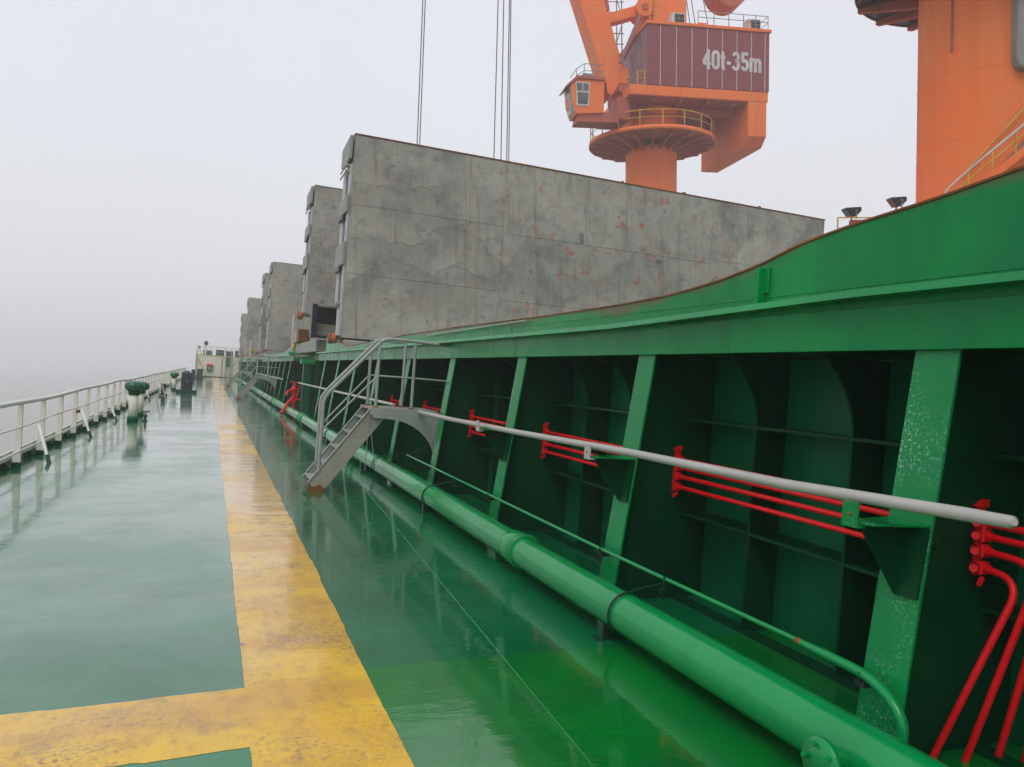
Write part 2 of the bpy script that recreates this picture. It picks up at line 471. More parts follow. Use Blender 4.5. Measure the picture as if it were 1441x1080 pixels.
def sheet(name, x0, x1, y0, y1, dzz, mat, nx=6, ny=40):
    b = MB(); vs_ = []; fs_ = []
    for j in range(ny+1):
        for i in range(nx+1):
            x = x0 + (x1-x0)*i/nx; y = y0 + (y1-y0)*j/ny
            vs_.append((x, y, dz(x) + dzz))
    for j in range(ny):
        for i in range(nx):
            a = j*(nx+1)+i; fs_.append((a, a+1, a+nx+2, a+nx+1))
    b.add(vs_, fs_, True)
    return b.build(name, mat)
b = MB(); b.add([(-2.72,-10,dz(-2.72)),(24.5,-10,dz(24.5)),(24.5,DECK_END+16,dz(24.5)),(-2.72,DECK_END+16,dz(-2.72)),
                 (-2.72,-10,dz(-2.72)-.1),(24.5,-10,dz(24.5)-.1),(24.5,DECK_END+16,dz(24.5)-.1),(-2.72,DECK_END+16,dz(-2.72)-.1)],
                [(0,1,2,3),(7,6,5,4),(0,4,5,1),(1,5,6,2),(2,6,7,3),(3,7,4,0)])
struct(b.build('deck', M['deck']))

def ragged(name, path_l, path_r, lift=.0032):
    """painted band with slightly wavering hand-rolled edges"""
    n = len(path_l)
    b = MB()
    vs_ = [(x, y, dz(x)+lift) for x, y in path_l] + [(x, y, dz(x)+lift) for x, y in path_r]
    b.add(vs_, [(i, n+i, n+i+1, i+1) for i in range(n-1)])
    return b.build(name, M['yellow'])
ys = []
y = -2.0
while y < DECK_END - .2:
    ys.append(y); y += .07 if y < 14 else .4
rng = random.Random(3)
def waver(n, amp, hold=6):
    out = []; v = 0
    for i in range(n):
        if i % hold == 0: v = rng.uniform(-amp, amp)
        out.append(v + rng.uniform(-amp, amp)*.25)
    return out
wl_, wr_ = waver(len(ys), .005), waver(len(ys), .010, 9)
struct(ragged('walkway_line', [(.272+wl_[i], ys[i]) for i in range(len(ys))], [(.905+wr_[i]+.003*min(max(ys[i]-3,0),10), ys[i]) for i in range(len(ys))]))
xs = [-2.35 + i*(2.35+.30)/60 for i in range(61)]
wa, wb = waver(61, .006, 5), waver(61, .006, 5)
struct(ragged('cross_line', [(xs[i], 4.13 - (.272-xs[i])*.045 + wa[i]) for i in range(61)][::1], [(xs[i], 3.485 - (.272-xs[i])*.06 + wb[i]) for i in range(61)], .0016))

# plate weld beads on the deck
def bead(name, pts, r=.004):
    b = MB(); b.tube([(x, y, dz(x)+.001) for x, y in pts], r, 5, caps=False)
    return b.build(name, M['green'])
struct(bead('deck_weld_seam', [(1.57+ (i*.06)+rng.uniform(-.004,.004), 1.8+i) for i in range(0,30)], .0038))

# ------------------------------------------------------------------ ship's side railing
STEP = 1.655
rail = thing('ship_side_railing', (-2.5, 3.0, dz(-2.5)), 'long cream three-bar railing along the outboard edge of the wet deck, posts with green feet', 'railing')
pb = MB()
pb.prism([(-.055,.0),(.055,.0),(.042,.93),(-.022,.93)], 'y', -.022, .022)
post_m = pb.build('post', M['cream'], rail, bevel=.004)
fb = MB(); fb.prism([(-.060,-.01),(.062,-.01),(.060,.085),(-.059,.085)], 'y', -.03, .03)
foot_m = fb.build('post_foot', M['green_dark'], post_m, bevel=.004)
npost = int((DECK_END-3)/STEP)
for k in range(1, npost):
    p = dup(post_m, (rng.uniform(-.008,.008), k*STEP, 0), rail)
    dup(foot_m, (0,0,0), p)
tp = []
L = 3.0; yy = 0
while yy < DECK_END-4.2:
    wob = .012*math.sin(yy*.9) + .014*math.sin(yy*.33+1)
    tp.append((.012+.010*math.sin(yy*.5), yy, .955+wob)); yy += .55
MB().tube(tp, .036, 10).build('top_rail', M['rail_white'], rail)
MB().tube([(.03+.006*math.sin(q[1]*1.3), q[1], .60+.010*math.sin(q[1]*1.1)) for q in tp], .013, 8).build('middle_rail', M['rail_white'], rail)
MB().tube([(.035, q[1], .235+.010*math.sin(q[1]*.8)) for q in tp], .014, 8).build('lower_rail', M['rail_white'], rail)
bb = MB(); bb.bar((.33, .1, 0.0), (.04, .80, .54), .042, .02, (0,1,0)); 
brace_m = bb.build('brace', M['rail_white'], rail, loc=(0, 10.35, 0))
bf = MB(); bf.bar((.34, .08, -.02), (.27, .255, .12), .055, .03, (0,1,0)); bfm = bf.build('brace_foot', M['green_dark'], brace_m)
for k in (2.0, 14.75, 19.4, 24.1, 31.3, 40, 49, 58, 67, 76, 85):
    p = dup(brace_m, (0, k, 0), rail); dup(bfm, (0,0,0), p)
b = MB(); b.box(-.14, -.115, -8, DECK_END-3, .10, .215); b.build('white_toe_plate', M['cream'], rail)
b = MB(); b.box(-.15, -.105, -8, DECK_END-3, -.12, .10)
for i in range(60):
    yq = -1 + i*STEP + .8
    b.prism([(-.105,.10),(-.105,-.0),(-.03,-.0)], 'y', yq, yq+.012)
b.build('green_waterway_bar', M['green_dark'], rail)
b = MB(); b.tube([(.06,-.1,.55),(.075,-.05,.53),(.075,.06,.55)], .02, 8); b.box(.03,.09,-.06,.06,.50,.55)
b.build('rusty_clamp', M['rust'], rail, loc=(0, 9*STEP, 0))

# ------------------------------------------------------------------ mushroom vents, lockers, bitts
def vent(loc, s, label, name='mushroom_vent'):
    t = thing(name, loc, label, 'vent', 'mushroom vents along the railing')
    q = .70*s
    MB().lathe([(0,.0),(.155*q,.0),(.155*q,.72*s),(0,.72*s)], 24).build('stem', M['cream'], t)
    MB().lathe([(0,-.01),(.185*q,-.01),(.185*q,.09*s),(.16*q,.13*s),(0,.13*s)], 24).build('base_collar', M['green_cap'], t)
    MB().lathe([(0,.66*s),(.19*q,.66*s),(.21*q,.74*s),(.21*q,.755*s),(0,.76*s)], 24).build('neck_ring', M['green_dark'], t)
    MB().lathe([(0,.76*s),(.24*q,.76*s),(.33*q,.81*s),(.34*q,.90*s),(.29*q,.965*s),(.16*q,1.0*s),(.0,1.01*s)], 12, smooth=False).build('cap', M['green_cap'], t)
    MB().tube([(-.2*q,0,.80*s),(-.31*q,0,.86*s),(-.2*q,0,.92*s)], .012, 6).build('cap_handle', M['green_cap'], t)
    return t
vent((-1.82,22.7,dz(-1.8)), 1.06, 'nearest green-capped cream mushroom vent beside the railing', )
vent((-1.84,24.9,dz(-1.8)), 1.0, 'green-capped mushroom vent standing just behind the nearest one, half hidden by it')
vent((-1.85,47.8,dz(-1.8)), 1.0, 'cream vent with green cap left of the tall black locker')
vent((-1.52,60.0,dz(-1.5)), 1.0, 'far green vent cap showing above the tall black locker')
t = thing('sounding_valve', (-1.52,22.75,dz(-1.5)), 'small dark deck valve with T handle right of the nearest vent', 'valve')
MB().lathe([(0,0),(.06,0),(.06,.03),(.035,.04),(.03,.12),(.05,.13),(.05,.17),(.02,.18),(.018,.26),(0,.26)], 14).build('body', M['green_dark'], t)
MB().tube([(-.10,0,.26),(.10,0,.26)], .015, 8).build('handle', M['black'], t)

def locker(loc, w, h, base, label):
    t = thing('black_deck_box', loc, label, 'box', 'black boxes on the deck')
    b = MB(); b.box(-w/2, w/2, -w/2, w/2, .16, h); b.build('body', M['navy'], t, bevel=.015)
    b = MB(); b.box(-w/2-.01, w/2+.01, -w/2-.01, w/2+.01, h+.001, h+.045); b.build('lid', M['black'], t, bevel=.01)
    b = MB(); b.box(-base/2, base/2, -base/2, base/2, -.02, .16); b.build('plinth', M['green_dark'], t, bevel=.02)
    b = MB(); b.box(-.03, .03, -w/2-.025, -w/2-.002, h*.55, h*.62); b.build('latch', M['steel'], t)
locker((-1.08,44.2,dz(-1)), .56, 1.02, 1.0, 'tall black box on a wider dark plinth, nearest of the black boxes on the deck')
locker((-.92,83,dz(-1)), .55, .92, .8, 'black box near the cream bulkhead, right of a slimmer one')
locker((-1.5,82,dz(-1.5)), .36, .85, .6, 'slim black box at the left foot of the cream bulkhead')
t = thing('mooring_post', (-1.93,38.9,dz(-1.9)), 'short dark post on green foot beside the white A-shaped stand', 'bollard')
MB().lathe([(0,.10),(.09,.10),(.09,.50),(.115,.51),(.115,.58),(0,.58)], 18).build('barrel', M['navy'], t)
b = MB(); b.box(-.17,.17,-.17,.17,-.02,.12); b.build('base', M['green_dark'], t, bevel=.015)
t = thing('a_frame_stand', (-1.75,34.2,dz(-1.8)), 'white A-shaped stand leaning by the railing in front of the dark post', 'stand')
for s_, x_ in ((0,-.16),(1,.2)):
    MB().bar((x_,0,0),(-.02,0,.72),.05,.02,(0,1,0)).build('leg', M['white'], t)
MB().bar((-.12,0,.22),(.15,0,.22),.03,.02,(0,1,0)).build('crossbar', M['white'], t)

# ------------------------------------------------------------------ hatch coamings
BAY = 2.53
def XF(z): return 2.855 + .126*(z-.09)      # sloping outer line of the stays

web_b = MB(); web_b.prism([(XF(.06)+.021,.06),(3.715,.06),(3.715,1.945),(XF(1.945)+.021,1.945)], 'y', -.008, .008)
web_proto = web_b.build('web', M['green_shaded'])
fl_b = MB()
fl_b.add([(XF(.05),-.117,.05),(XF(.05),.117,.05),(XF(1.947)-.004,.117,1.947),(XF(1.947)-.004,-.117,1.947),
          (XF(.05)+.02,-.117,.05),(XF(.05)+.02,.117,.05),(XF(1.947)+.016,.117,1.947),(XF(1.947)+.016,-.117,1.947)],
         [(0,1,2,3),(7,6,5,4),(0,4,5,1),(1,5,6,2),(2,6,7,3),(3,7,4,0)])
flange_proto = fl_b.build('flange', M['green_stay'], bevel=.003)
poly = [(3.715,.06),(3.50,.06),(3.47,.12)]
for i in range(9):
    z = 1.50 + .44*i/8
    poly.append((3.47 - .24*((z-1.50)/.44)**2, z))
poly += [(3.715,1.94)]
br_b = MB(); br_b.prism(poly, 'y', -.006, .006)
for i in range(2, len(poly)-2):
    p, q = poly[i], poly[i+1]
    br_b.add([(p[0],-.010,p[1]),(p[0],.010,p[1]),(q[0],.010,q[1]),(q[0],-.010,q[1]),
              (p[0]-.005,-.010,p[1]),(p[0]-.005,.010,p[1]),(q[0]-.005,.010,q[1]),(q[0]-.005,-.010,q[1])],
             [(0,1,2,3),(7,6,5,4),(0,4,5,1),(1,5,6,2),(2,6,7,3),(3,7,4,0)])
bracket_proto = br_b.build('bracket', M['green_shaded'])
sb = MB()
for z in (.75, 1.475):
    sb.box(3.475, 3.715, .16, BAY-.012, z-.006, z+.006)
    sb.box(3.466, 3.474, .12, BAY-.012, z-.012, z+.009)
stiff_proto = sb.build('stiffener', M['green_shaded'])
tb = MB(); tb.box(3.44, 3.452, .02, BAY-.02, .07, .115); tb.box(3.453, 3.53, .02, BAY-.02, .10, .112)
toe_proto = tb.build('toe_bar', M['green_shaded'])
protos = [web_proto, flange_proto, bracket_proto, stiff_proto, toe_proto]

def profile_one(y):
    pts = [(-4,2.72),(.8,2.72),(1.5,2.715),(2.25,2.688),(2.65,2.64),(3.15,2.60),(3.52,2.555),(3.84,2.48),(4.2,2.425),(4.5,2.395),(4.89,2.368),
           (5.6,2.35),(7.25,2.345),(10.2,2.36),(12.4,2.355),(15,2.33),(18,2.29),(19.2,2.29),(22.6,2.62),(22.75,2.63)]
    for (a, za), (b_, zb) in zip(pts, pts[1:]):
        if a <= y <= b_: return za + (zb-za)*(y-a)/(b_-a)
    return pts[-1][1]

def coaming(y0, y1, first, label, prof, far, post_ys=None):
    t = thing('hatch_coaming', (0, y0, 0), label, 'hatch coaming', 'green hatch coamings')
    Ln = y1 - y0
    b = MB(); b.box(3.72, 3.745, 0, Ln, .0, 2.19); b.build('inner_wall', M['green_half_shaded'], t)
    b = MB(); b.box(XF(1.95)-.0, 3.715, .002, Ln-.002, 1.952, 1.966); b.build('top_plate', M['green_shaded'], t)
    # outer band, split at plate butts
    bm_, gm = M['green_band'], M['green_band']
    b = MB(); b.box(3.058, 3.084, 0, Ln, 1.945, 2.165); b.build('top_band', bm_, t, bevel=.003)
    b = MB(); n = max(2, int(Ln/1.2)); 
    def led(y): return 2.15 + .055*max(0, min(1, (5.5-(y+y0))/2.5)) if not far else 2.16
    N = max(4, int(Ln/.5))
    for i in range(N):
        ya, yb = Ln*i/N, Ln*(i+1)/N
        za, zb = led(ya), led(yb)
        b.add([(2.955,ya,za),(3.10,ya,za),(3.10,yb,zb),(2.955,yb,zb),(2.985,ya,za+.042),(3.10,ya,za+.045),(3.10,yb,zb+.045),(2.985,yb,zb+.042)],
              [(0,3,2,1),(4,5,6,7),(1,2,6,5),(3,0,4,7)] + ([(0,1,5,4)] if i == 0 else []) + ([(2,3,7,6)] if i == N-1 else []))
    b.build('ledge', gm, t)
    # upper plate with its wandering top line
    ysamp = [0]
    while ysamp[-1] < Ln - (.08 if not far else .8) - (0 if not far else 0):
        ysamp.append(ysamp[-1] + (.12 if not far else .8))
    ytop_end = Ln - 1.3
    ysamp = [q for q in ysamp if q < ytop_end] + [ytop_end]
    front, rim = MB(), MB()
    for i in range(len(ysamp)-1):
        ya, yb = ysamp[i], ysamp[i+1]
        za, zb = prof(ya+y0), prof(yb+y0)
        front.add([(3.070,ya,2.10),(3.088,ya,2.10),(3.088,yb,2.10),(3.070,yb,2.10),(3.070,ya,za),(3.088,ya,za),(3.088,yb,zb),(3.070,yb,zb)],
                  [(4,5,6,7),(1,2,6,5),(3,0,4,7)] + ([(0,1,5,4)] if i == 0 else []) + ([(2,3,7,6)] if i == len(ysamp)-2 else []))
        rim.add([(3.062,ya,za+.001),(3.096,ya,za+.001),(3.096,yb,zb+.001),(3.062,yb,zb+.001),(3.062,ya,za+.013),(3.096,ya,za+.013),(3.096,yb,zb+.013),(3.062,yb,zb+.013)],
                  [(0,3,2,1),(4,5,6,7),(1,2,6,5),(3,0,4,7)] + ([(0,1,5,4)] if i == 0 else []) + ([(2,3,7,6)] if i == len(ysamp)-2 else []))
    fo = front.build('upper_plate', M['green_plate'], t); rim.build('rusty_rim', M['rust'], t)
    at_ = fo.data.attributes.new('rim_drop', 'FLOAT', 'POINT')
    at_.data.foreach_set('value', [max(0.0, prof(v.co.y+y0) - v.co.z) for v in fo.data.vertices])
    b = MB(); b.box(3.0, 3.72, Ln-.02, Ln, .05, 1.94); b.build('end_plate', M['green_shaded'], t)
    # stays, brackets, stiffeners
    ystays = []
    k = 0
    yy = first
    while yy < y1 - .3:
        ystays.append(yy); yy += BAY
    for j, ysy in enumerate(ystays):
        yl = ysy - y0
        w = dup(web_proto, (0, yl, 0), t); dup(flange_proto, (0, yl, 0), t)
        for q in (1, 2):
            if yl + q*BAY/3 < Ln - .1: dup(bracket_proto, (0, yl+q*BAY/3, 0), t)
        if yl + BAY < Ln:
            dup(stiff_proto, (0, yl, 0), t); dup(toe_proto, (0, yl, 0), t)
    return t, ystays

c1, st1 = coaming(-3.5, 24.1, 2.6-2*BAY, 'nearest green hatch coaming with open bays between sloping stays and a curved top edge', profile_one, False)
def prof2(y): 
    u = (y-31.9)
    return 2.66 - .30*min(1, u/5) if u < 6 else (2.36 if y < 48 else 2.36+(y-48)*.08)
c2, st2 = coaming(31.9, 52.0, 33.2, 'pale green hatch coaming beyond the gap, behind the second stair', prof2, True)
c3, st3 = coaming(59.0, 77.0, 60.2, 'third green hatch coaming, behind the farthest stair', lambda y: 2.36, True)
c4_, st4 = coaming(83.0, 93.6, 84.0, 'last green hatch coaming, close to the cream bulkhead', lambda y: 2.36, True)
for p in protos: bpy.data.objects.remove(p)

for yk in (-.6, 5.35, 11.3, 17.2):
    b = MB(); b.tube([(3.0575, yk, 1.95), (3.0575, yk+.002, 2.14)], .0035, 5); b.tube([(3.0695, yk+.2, 2.22), (3.0695, yk+.203, profile_one(yk+.2)-.004)], .0035, 5)
    b.build('weld_seam', M['green_band'], c1)
b = MB(); b.tube([(3.0695, .1+i*.5, 2.275+.0007*math.sin(i*7)) for i in range(0, 44)], .003, 5); b.build('weld_seam', M['green_band'], c1)
# upright fin on the upper plate + stray clips
b = MB(); b.box(3.015, 3.068, 7.30, 7.325, 2.215, 2.452); b.box(3.055, 3.0685, 7.26, 7.365, 2.30, 2.455)
b.build('plate_fin', M['green_band'], c1, bevel=.003)
b = MB(); b.box(3.03, 3.057, 19.9-.25, 19.9+.25, 2.225, 2.25); b.build('clip', M['steel'], c1)
b = MB(); b.tube([(3.02,11.0,2.32),(3.02,14.9,2.29)], .010, 8); b.build('lashing_bar', M['grey_paint'], c1)

# ------------------------------------------------------------------ pipes along the coaming
DR = dz(2.55)
pipe = thing('fire_main_pipe', (2.55, 0, DR), 'fat glossy green pipe running along the deck at the foot of the coaming', 'pipe')
pts = [(0.006*math.sin(y_*.7), y_, .19+.004*math.sin(y_*.9)) for y_ in [ -2 + i*1.0 for i in range(0, 95)]]
MB().tube(pts, .125, 28).build('pipe_run', M['green_pipe'], pipe)
cb = MB(); cb.lathe([(.124,-.10),(.137,-.098),(.140,-.09),(.140,.09),(.137,.098),(.124,.10)], 28, axis='y')
coll = cb.build('sleeve', M['green_pipe'], pipe, loc=(0, 6.14, .19))
for yq in (-1.5, 14.0, 22.6, 31.5, 39.5, 48, 57, 66, 75, 84): dup(coll, (0, yq, .19), pipe)
rb = MB(); rb.lathe([(.125,-.014),(.150,-.012),(.150,.012),(.125,.014)], 28, axis='y')
ring = rb.build('flange_ring', M['green_pipe'], pipe, loc=(0, 13.75, .19))
for yq in (14.25, 5.98, 23.0, 22.2, 33.0, 33.3, 44.0, 44.3, 55.2): dup(ring, (0, yq, .19), pipe)
ub = MB()
ub.tube([(-.135*math.cos(a), 0, .135*math.sin(a)) for a in [R(-50)+i*R(140)/14 for i in range(15)]] + [(.12,0,.165),(.26,0,.185)], .0085, 8)
ub.tube([(.26,0,.23),(.26,0,.08)], .010, 8); ub.box(.235,.285,-.02,.02,.12,.15)
ub.tube([(.24,.0,.185),(.33,0,.185)], .006, 6)
ubolt = ub.build('pipe_clamp', M['green_dark'], pipe, loc=(0, 4.26, .19))
for yq in (8.84, 11.9, 17.2, 26.5, 36, 46): dup(ubolt, (0, yq, .19), pipe)
lb = MB(); lb.box(-.10,.10,-.03,.03,-.02,.10); lb.box(-.15,.15,-.05,.05,-.03,.0)
leg = lb.build('saddle', M['green_dark'], pipe, loc=(0, 4.4, .0))
for yq in (1.2, 8.9, 13, 17.2, 22, 26.5, 31, 36, 41, 46, 52, 58, 64, 70): dup(leg, (0, yq, 0), pipe)
b = MB(); b.tube([(-.10,0,0),(-.20,.0,.03)], .045, 14); b.lathe([(0,-.20),(.095,-.20),(.095,-.225),(0,-.225)], 20, axis='x')
for k in range(5):
    a = k*2*math.pi/5; b.tube([(-.195,.07*math.cos(a),.07*math.sin(a)),(-.245,.07*math.cos(a),.07*math.sin(a))], .011, 6)
b.build('blank_flange', M['green_pipe'], pipe, loc=(.0, 2.36, .19))

hr = thing('grey_handrail', (2.74, 1.93, 0), 'pale grey tubular handrail along the nearest coaming, rounded end at the right edge', 'handrail')
MB().tube([(-.012,-.0,1.282),(0,.015,1.28),(0,.2,1.275),(0,1.2,1.243),(0,2.75,1.236),(.0,4.8,1.20),(0,6.95,1.175),(0,8.62,1.172)], [.012,.024,.0275,.0275,.027,.027,.027,.027], 16).build('rail', M['white'], hr)
hr2 = tag(MB().tube([(0,0,1.19),(0,20,1.19)], .027, 8).build('grey_handrail', M['white'], loc=(2.74, 32.3, 0)), 'thin pale handrail along the second coaming beyond the stair', 'handrail')
hr3 = tag(MB().tube([(0,0,1.19),(0,14.2,1.19)], .026, 8).build('grey_handrail', M['white'], loc=(2.74, 12.1, 0)), 'short pale handrail behind the nearest stair, ending at the gap between hatches', 'handrail')

def rail_shelf(y, label):
    t = thing('rail_bracket', (XF(1.15), y, 0), label, 'bracket', 'triangular rail brackets on the stays')
    b = MB(); b.prism([(-.33,-.045),(-.30,-.085),(-.005,-.115),(-.005,.10),(-.30,.05)], 'z', 1.150, 1.163); b.build('shelf_plate', M['green'], t, bevel=.003)
    b = MB(); b.prism([(-.30,1.149),(-.012,1.149),(-.035,.83),(-.06,.83)], 'y', -.006, .006); b.build('gusset', M['green_shaded'], t)
    b = MB()
    b.add([(-.022,-.005,1.149),(-.062,-.005,.83),(-.060,-.115,.835),(-.022,-.125,1.149),(-.014,-.005,1.149),(-.054,-.005,.83),(-.052,-.115,.835),(-.014,-.125,1.149)],
          [(0,1,2,3),(7,6,5,4),(0,4,5,1),(1,5,6,2),(2,6,7,3),(3,7,4,0)])
    b.build('back_plate', M['green_shaded'], t)
    b = MB(); b.box(-.355,-.343,-.045,.045,1.135,1.245); b.box(-.343,-.30,-.045,.045,1.135,1.149)
    c = b.build('clip', M['green' if y < 4 else 'white'], t, bevel=.002)
    b = MB(); b.tube([(-.36,0,1.19),(-.335,0,1.19)], .008, 6); b.build('bolt', M['rust'], c)
    return t
rail_shelf(st1[2], 'large green triangular bracket under the handrail on the nearest full stay')
rail_shelf(st1[3], 'green triangular bracket with a pale clip on the second stay from the right')
rail_shelf(st1[4], 'small green triangular bracket on the third stay from the right, above the thin pipe')

# red hydraulic lines
RZ = (1.165, 1.105, 1.035, .955)
for q in range(4):
    # far end at stay at Y ~12.7, near end bends down in the nearest bay
    xx = 3.40
    y_turn = (2.16, 2.23, 2.30, 2.38)[q]
    fx = (3.60, 3.47, 3.32, 3.17)[q]
    fy = (2.42, 2.46, 2.50, 2.55)[q]
    z = RZ[q]
    P = [(xx, 22.4, z), (xx, 12.7, z), (xx, 5.13, z), (xx, 2.62, z), (xx, y_turn+.12, z-.004)]
    p0 = Vector((xx, y_turn+.10, z-.006)); p2 = Vector((fx, fy, dz(3.2)))
    c_ = Vector((xx, y_turn-.03, z-.012)); d_ = (p2-c_).normalized()
    for s in range(1, 9):
        u = s/8; a1 = p0.lerp(c_, u); a2 = c_.lerp(c_ + d_*.13, u); P.append(tuple(a1.lerp(a2, u)))
    P.append(tuple(p2))
    lab = ['topmost red hydraulic pipe of the four through the bays, partly behind the handrail', 'second red hydraulic pipe from the top through the bays',
           'third red hydraulic pipe from the top through the bays', 'lowest red hydraulic pipe, first to bend down at the right edge'][q]
    base = Vector((xx, 2.62, z))
    rp = thing('red_hydraulic_pipe', tuple(base), lab, 'pipe', 'red hydraulic pipes')
    MB().tube([Vector(p)-base for p in P], .0165, 10).build('pipe_run', M['red'], rp)
    sb_ = MB(); sb_.tube([(0,-.02,0),(0,-.115,0)], .0215, 12); sl = sb_.build('coupling', M['red'], rp)
    eb = MB(); eb.tube([(0,.05,0),(0,.015,0)], .020, 10); eb.tube([(-.01,-.045,.0),(-.05,-.075,-.0)], .010, 8); eb.tube([(-.05,-.075,0),(-.075,-.09,.002)], .019, 8)
    eb.build('valve_plug', M['red'], rp)
    for yk in (2.51, 5.04, 7.57):
        dup(sl, (0, yk, 0), rp)
    del sl
for k, ys_ in enumerate(st1[2:9]):
    lab = ['red pipe clamp block on the web nearest the right edge', 'red pipe clamp block in the bay left of the widest bay', 'red pipe clamp block in the middle bay under the handrail',
           'small red pipe clamp block just right of the stair platform', 'red clamp block seen above the rusty stair platform', 'red clamp block behind the stair handrails',
           'farthest red clamp block in the nearest coaming'][k]
    t = thing('pipe_clamp_block', (3.40, ys_-.03, 0), lab, 'clamp', 'red clamp blocks on the webs')
    b = MB(); b.box(-.024,.024,-.010,.010,.915,1.235); b.build('back_plate', M['red'], t, bevel=.002)
    b = MB(); b.prism([(-.04,1.236),(.03,1.236),(.03,1.27),(-.0,1.262)], 'y', -.02, .012); b.build('cover_hood', M['red'], t)
    for zc in RZ:
        b = MB(); b.box(-.030,.030,-.045,-.014,zc-.030,zc+.030); b.build('clamp_half', M['red'], t, bevel=.004)
    b = MB(); b.tube([(.0,-.03,.905),(-.045,-.05,.885)], .013, 8); b.build('drain_plug', M['red'], t)

tp_ = thing('thin_green_pipe', (2.82, 2.37, 0), 'thin green pipe clamped low on the stays, ending in a thick downward elbow', 'pipe')
Q = [(0,8.95,.485),(0,8.9,.483),(0,5.25,.47),(0,2.75,.462),(0,.75,.474),(0,.62,.472)]
MB().tube(Q, .0145, 10).build('pipe_run', M['green_pipe'], tp_)
E_ = [(0,.66,.472),(0,.50,.470),(0,.34,.468)] + [(0, .34-.30*math.sin(a)*1.0, .468-.17*(1-math.cos(a))) for a in [R(12)*i for i in range(1,8)]] + [(-.01,.035,.20),(-.03,.055,.10)]
MB().tube(E_, [.0175,.024,.024]+[.0245]*9, 14).build('elbow', M['green_pipe'], tp_)
b = MB(); b.tube([(0,.70,.473),(0,.655,.4725)], .0165, 12); b.build('rusty_joint', M['rust'], tp_)
kb = MB(); kb.box(-.02,.05,-.03,.03,-.045,-.020); kb.tube([(-.02,0,.02),(-.02,0,-.05)], .005, 6)
clip_ = kb.build('clamp', M['black'], tp_, loc=(0, .27, .455))
for yk in (st1[3]-2.37, st1[4]-2.37, st1[5]-2.37): dup(clip_, (.0, yk, .462), tp_)
MB().tube([(0,8.95,.485),(.28,8.1,.80)], .006, 6).build('stay_rod', M['green_shaded'], tp_)

# ------------------------------------------------------------------ stairs over the pipe
def stair(x, y, label):
    t = thing('deck_stair', (x, y, dz(x)), label, 'stair', 'grey stairs over the green pipe')
    W = .60
    for s, yo in ((0, 0.0), (1, W)):
        b = MB(); b.prism([(-.02,.0),(.17,.0),(.93,1.02),(.93,1.155),(.74,1.155),(-.03,.12)], 'y', yo-.008, yo+.008)
        b.build('stringer', M['grey_paint'] if s else M['rust_grey'], t, bevel=.002)
        b = MB(); b.bar((-.035,yo,.118),(.742,yo,1.165),.05,.010,(0,0,1)); b.build('stringer_flange', M['grey_paint'], t)
    tr = MB(); tr.box(-.115,.115,.012,W-.012,-.012,.012); 
    for i in range(7): tr.box(-.11+i*.034,-.10+i*.034,.014,W-.014,.0121,.018)
    tread = tr.build('tread', M['grey_paint'], t, loc=(.11,0,.16))
    for k in range(1, 5): dup(tread, (.11+k*.162, 0, .16+k*.213), t)
    b = MB(); b.box(.72,1.66,-.06,W+.06,1.135,1.165); b.build('platform', M['rust_grey'], t, bevel=.003)
    b = MB(); b.box(.715,1.665,-.075,-.061,1.07,1.168); b.box(.715,1.665,W+.061,W+.075,1.07,1.168); b.build('platform_edge', M['grey_paint'], t, bevel=.002)
    arch = [(.76,1.069),(1.70,1.069),(1.66,.42)] + [(.96+.70*math.sin(R(a)), .42+.60*math.cos(R(a))) for a in range(80, -1, -10)] + [(.76,1.03)]
    for yo in (-.068,):
        b = MB(); b.prism(arch, 'y', yo-.006, yo+.006); b.build('arch_gusset', M['grey_paint'], t)
    for yo in (0, W):
        b = MB()
        b.tube([(.10,yo,.26),(.10,yo,1.18),(.115,yo,1.25),(.17,yo,1.34),(.78,yo,2.03),(.86,yo,2.10),(.95,yo,2.115),(1.30,yo,2.11),(1.84,yo,2.09)] if yo == 0 else
               [(.14,yo,.26),(.14,yo,1.18),(.155,yo,1.25),(.21,yo,1.34),(.80,yo,2.02),(.86,yo,2.09),(.95,yo,2.115),(1.30,yo,2.11)], .024, 12)
        b.build('handrail', M['grey_paint'], t)
        b = MB(); b.tube([(.10 if yo == 0 else .14,yo,.82),(.80,yo,1.60),(1.30,yo,1.60),(1.86 if yo == 0 else 1.3,yo,1.59)], .013, 8); b.build('mid_rail', M['grey_paint'], t)
        for xp in (.80, 1.30):
            b = MB(); b.tube([(xp,yo,1.165),(xp,yo,2.09)], .022, 10); b.build('rail_post', M['grey_paint'], t)
            b = MB(); b.box(xp-.035,xp+.035,yo-.035,yo+.035,1.1655,1.185); b.build('post_shoe', M['rust'], t)
    b = MB(); b.prism([(-.03,-.01),(.17,-.01),(.20,.045),(.12,.10),(.05,.06),(-.025,.115)], 'y', -.0115, -.0085); b.build('rust_patch', M['rust'], t)
    b = MB(); b.tube([(.72,-.02,1.06),(.72,.02,.30)], .006, 6); b.tube([(.72,-.02,1.06),(.86,.02,.30)], .006, 6); b.tube([(.70,.02,.38),(.84,.02,.38)], .005, 6)
    b.build('tie_wire', M['steel'], t)
    return t
s1 = stair(1.335, 10.53, 'nearest grey metal stair with rusty platform stepping over the green pipe')
copy_thing(s1, (1.26, 38.2, dz(1.3)), 'middle grey stair beside the second hatch coaming')
copy_thing(s1, (1.22, 59.8, dz(1.3)), 'farthest small grey stair before the cream bulkhead')

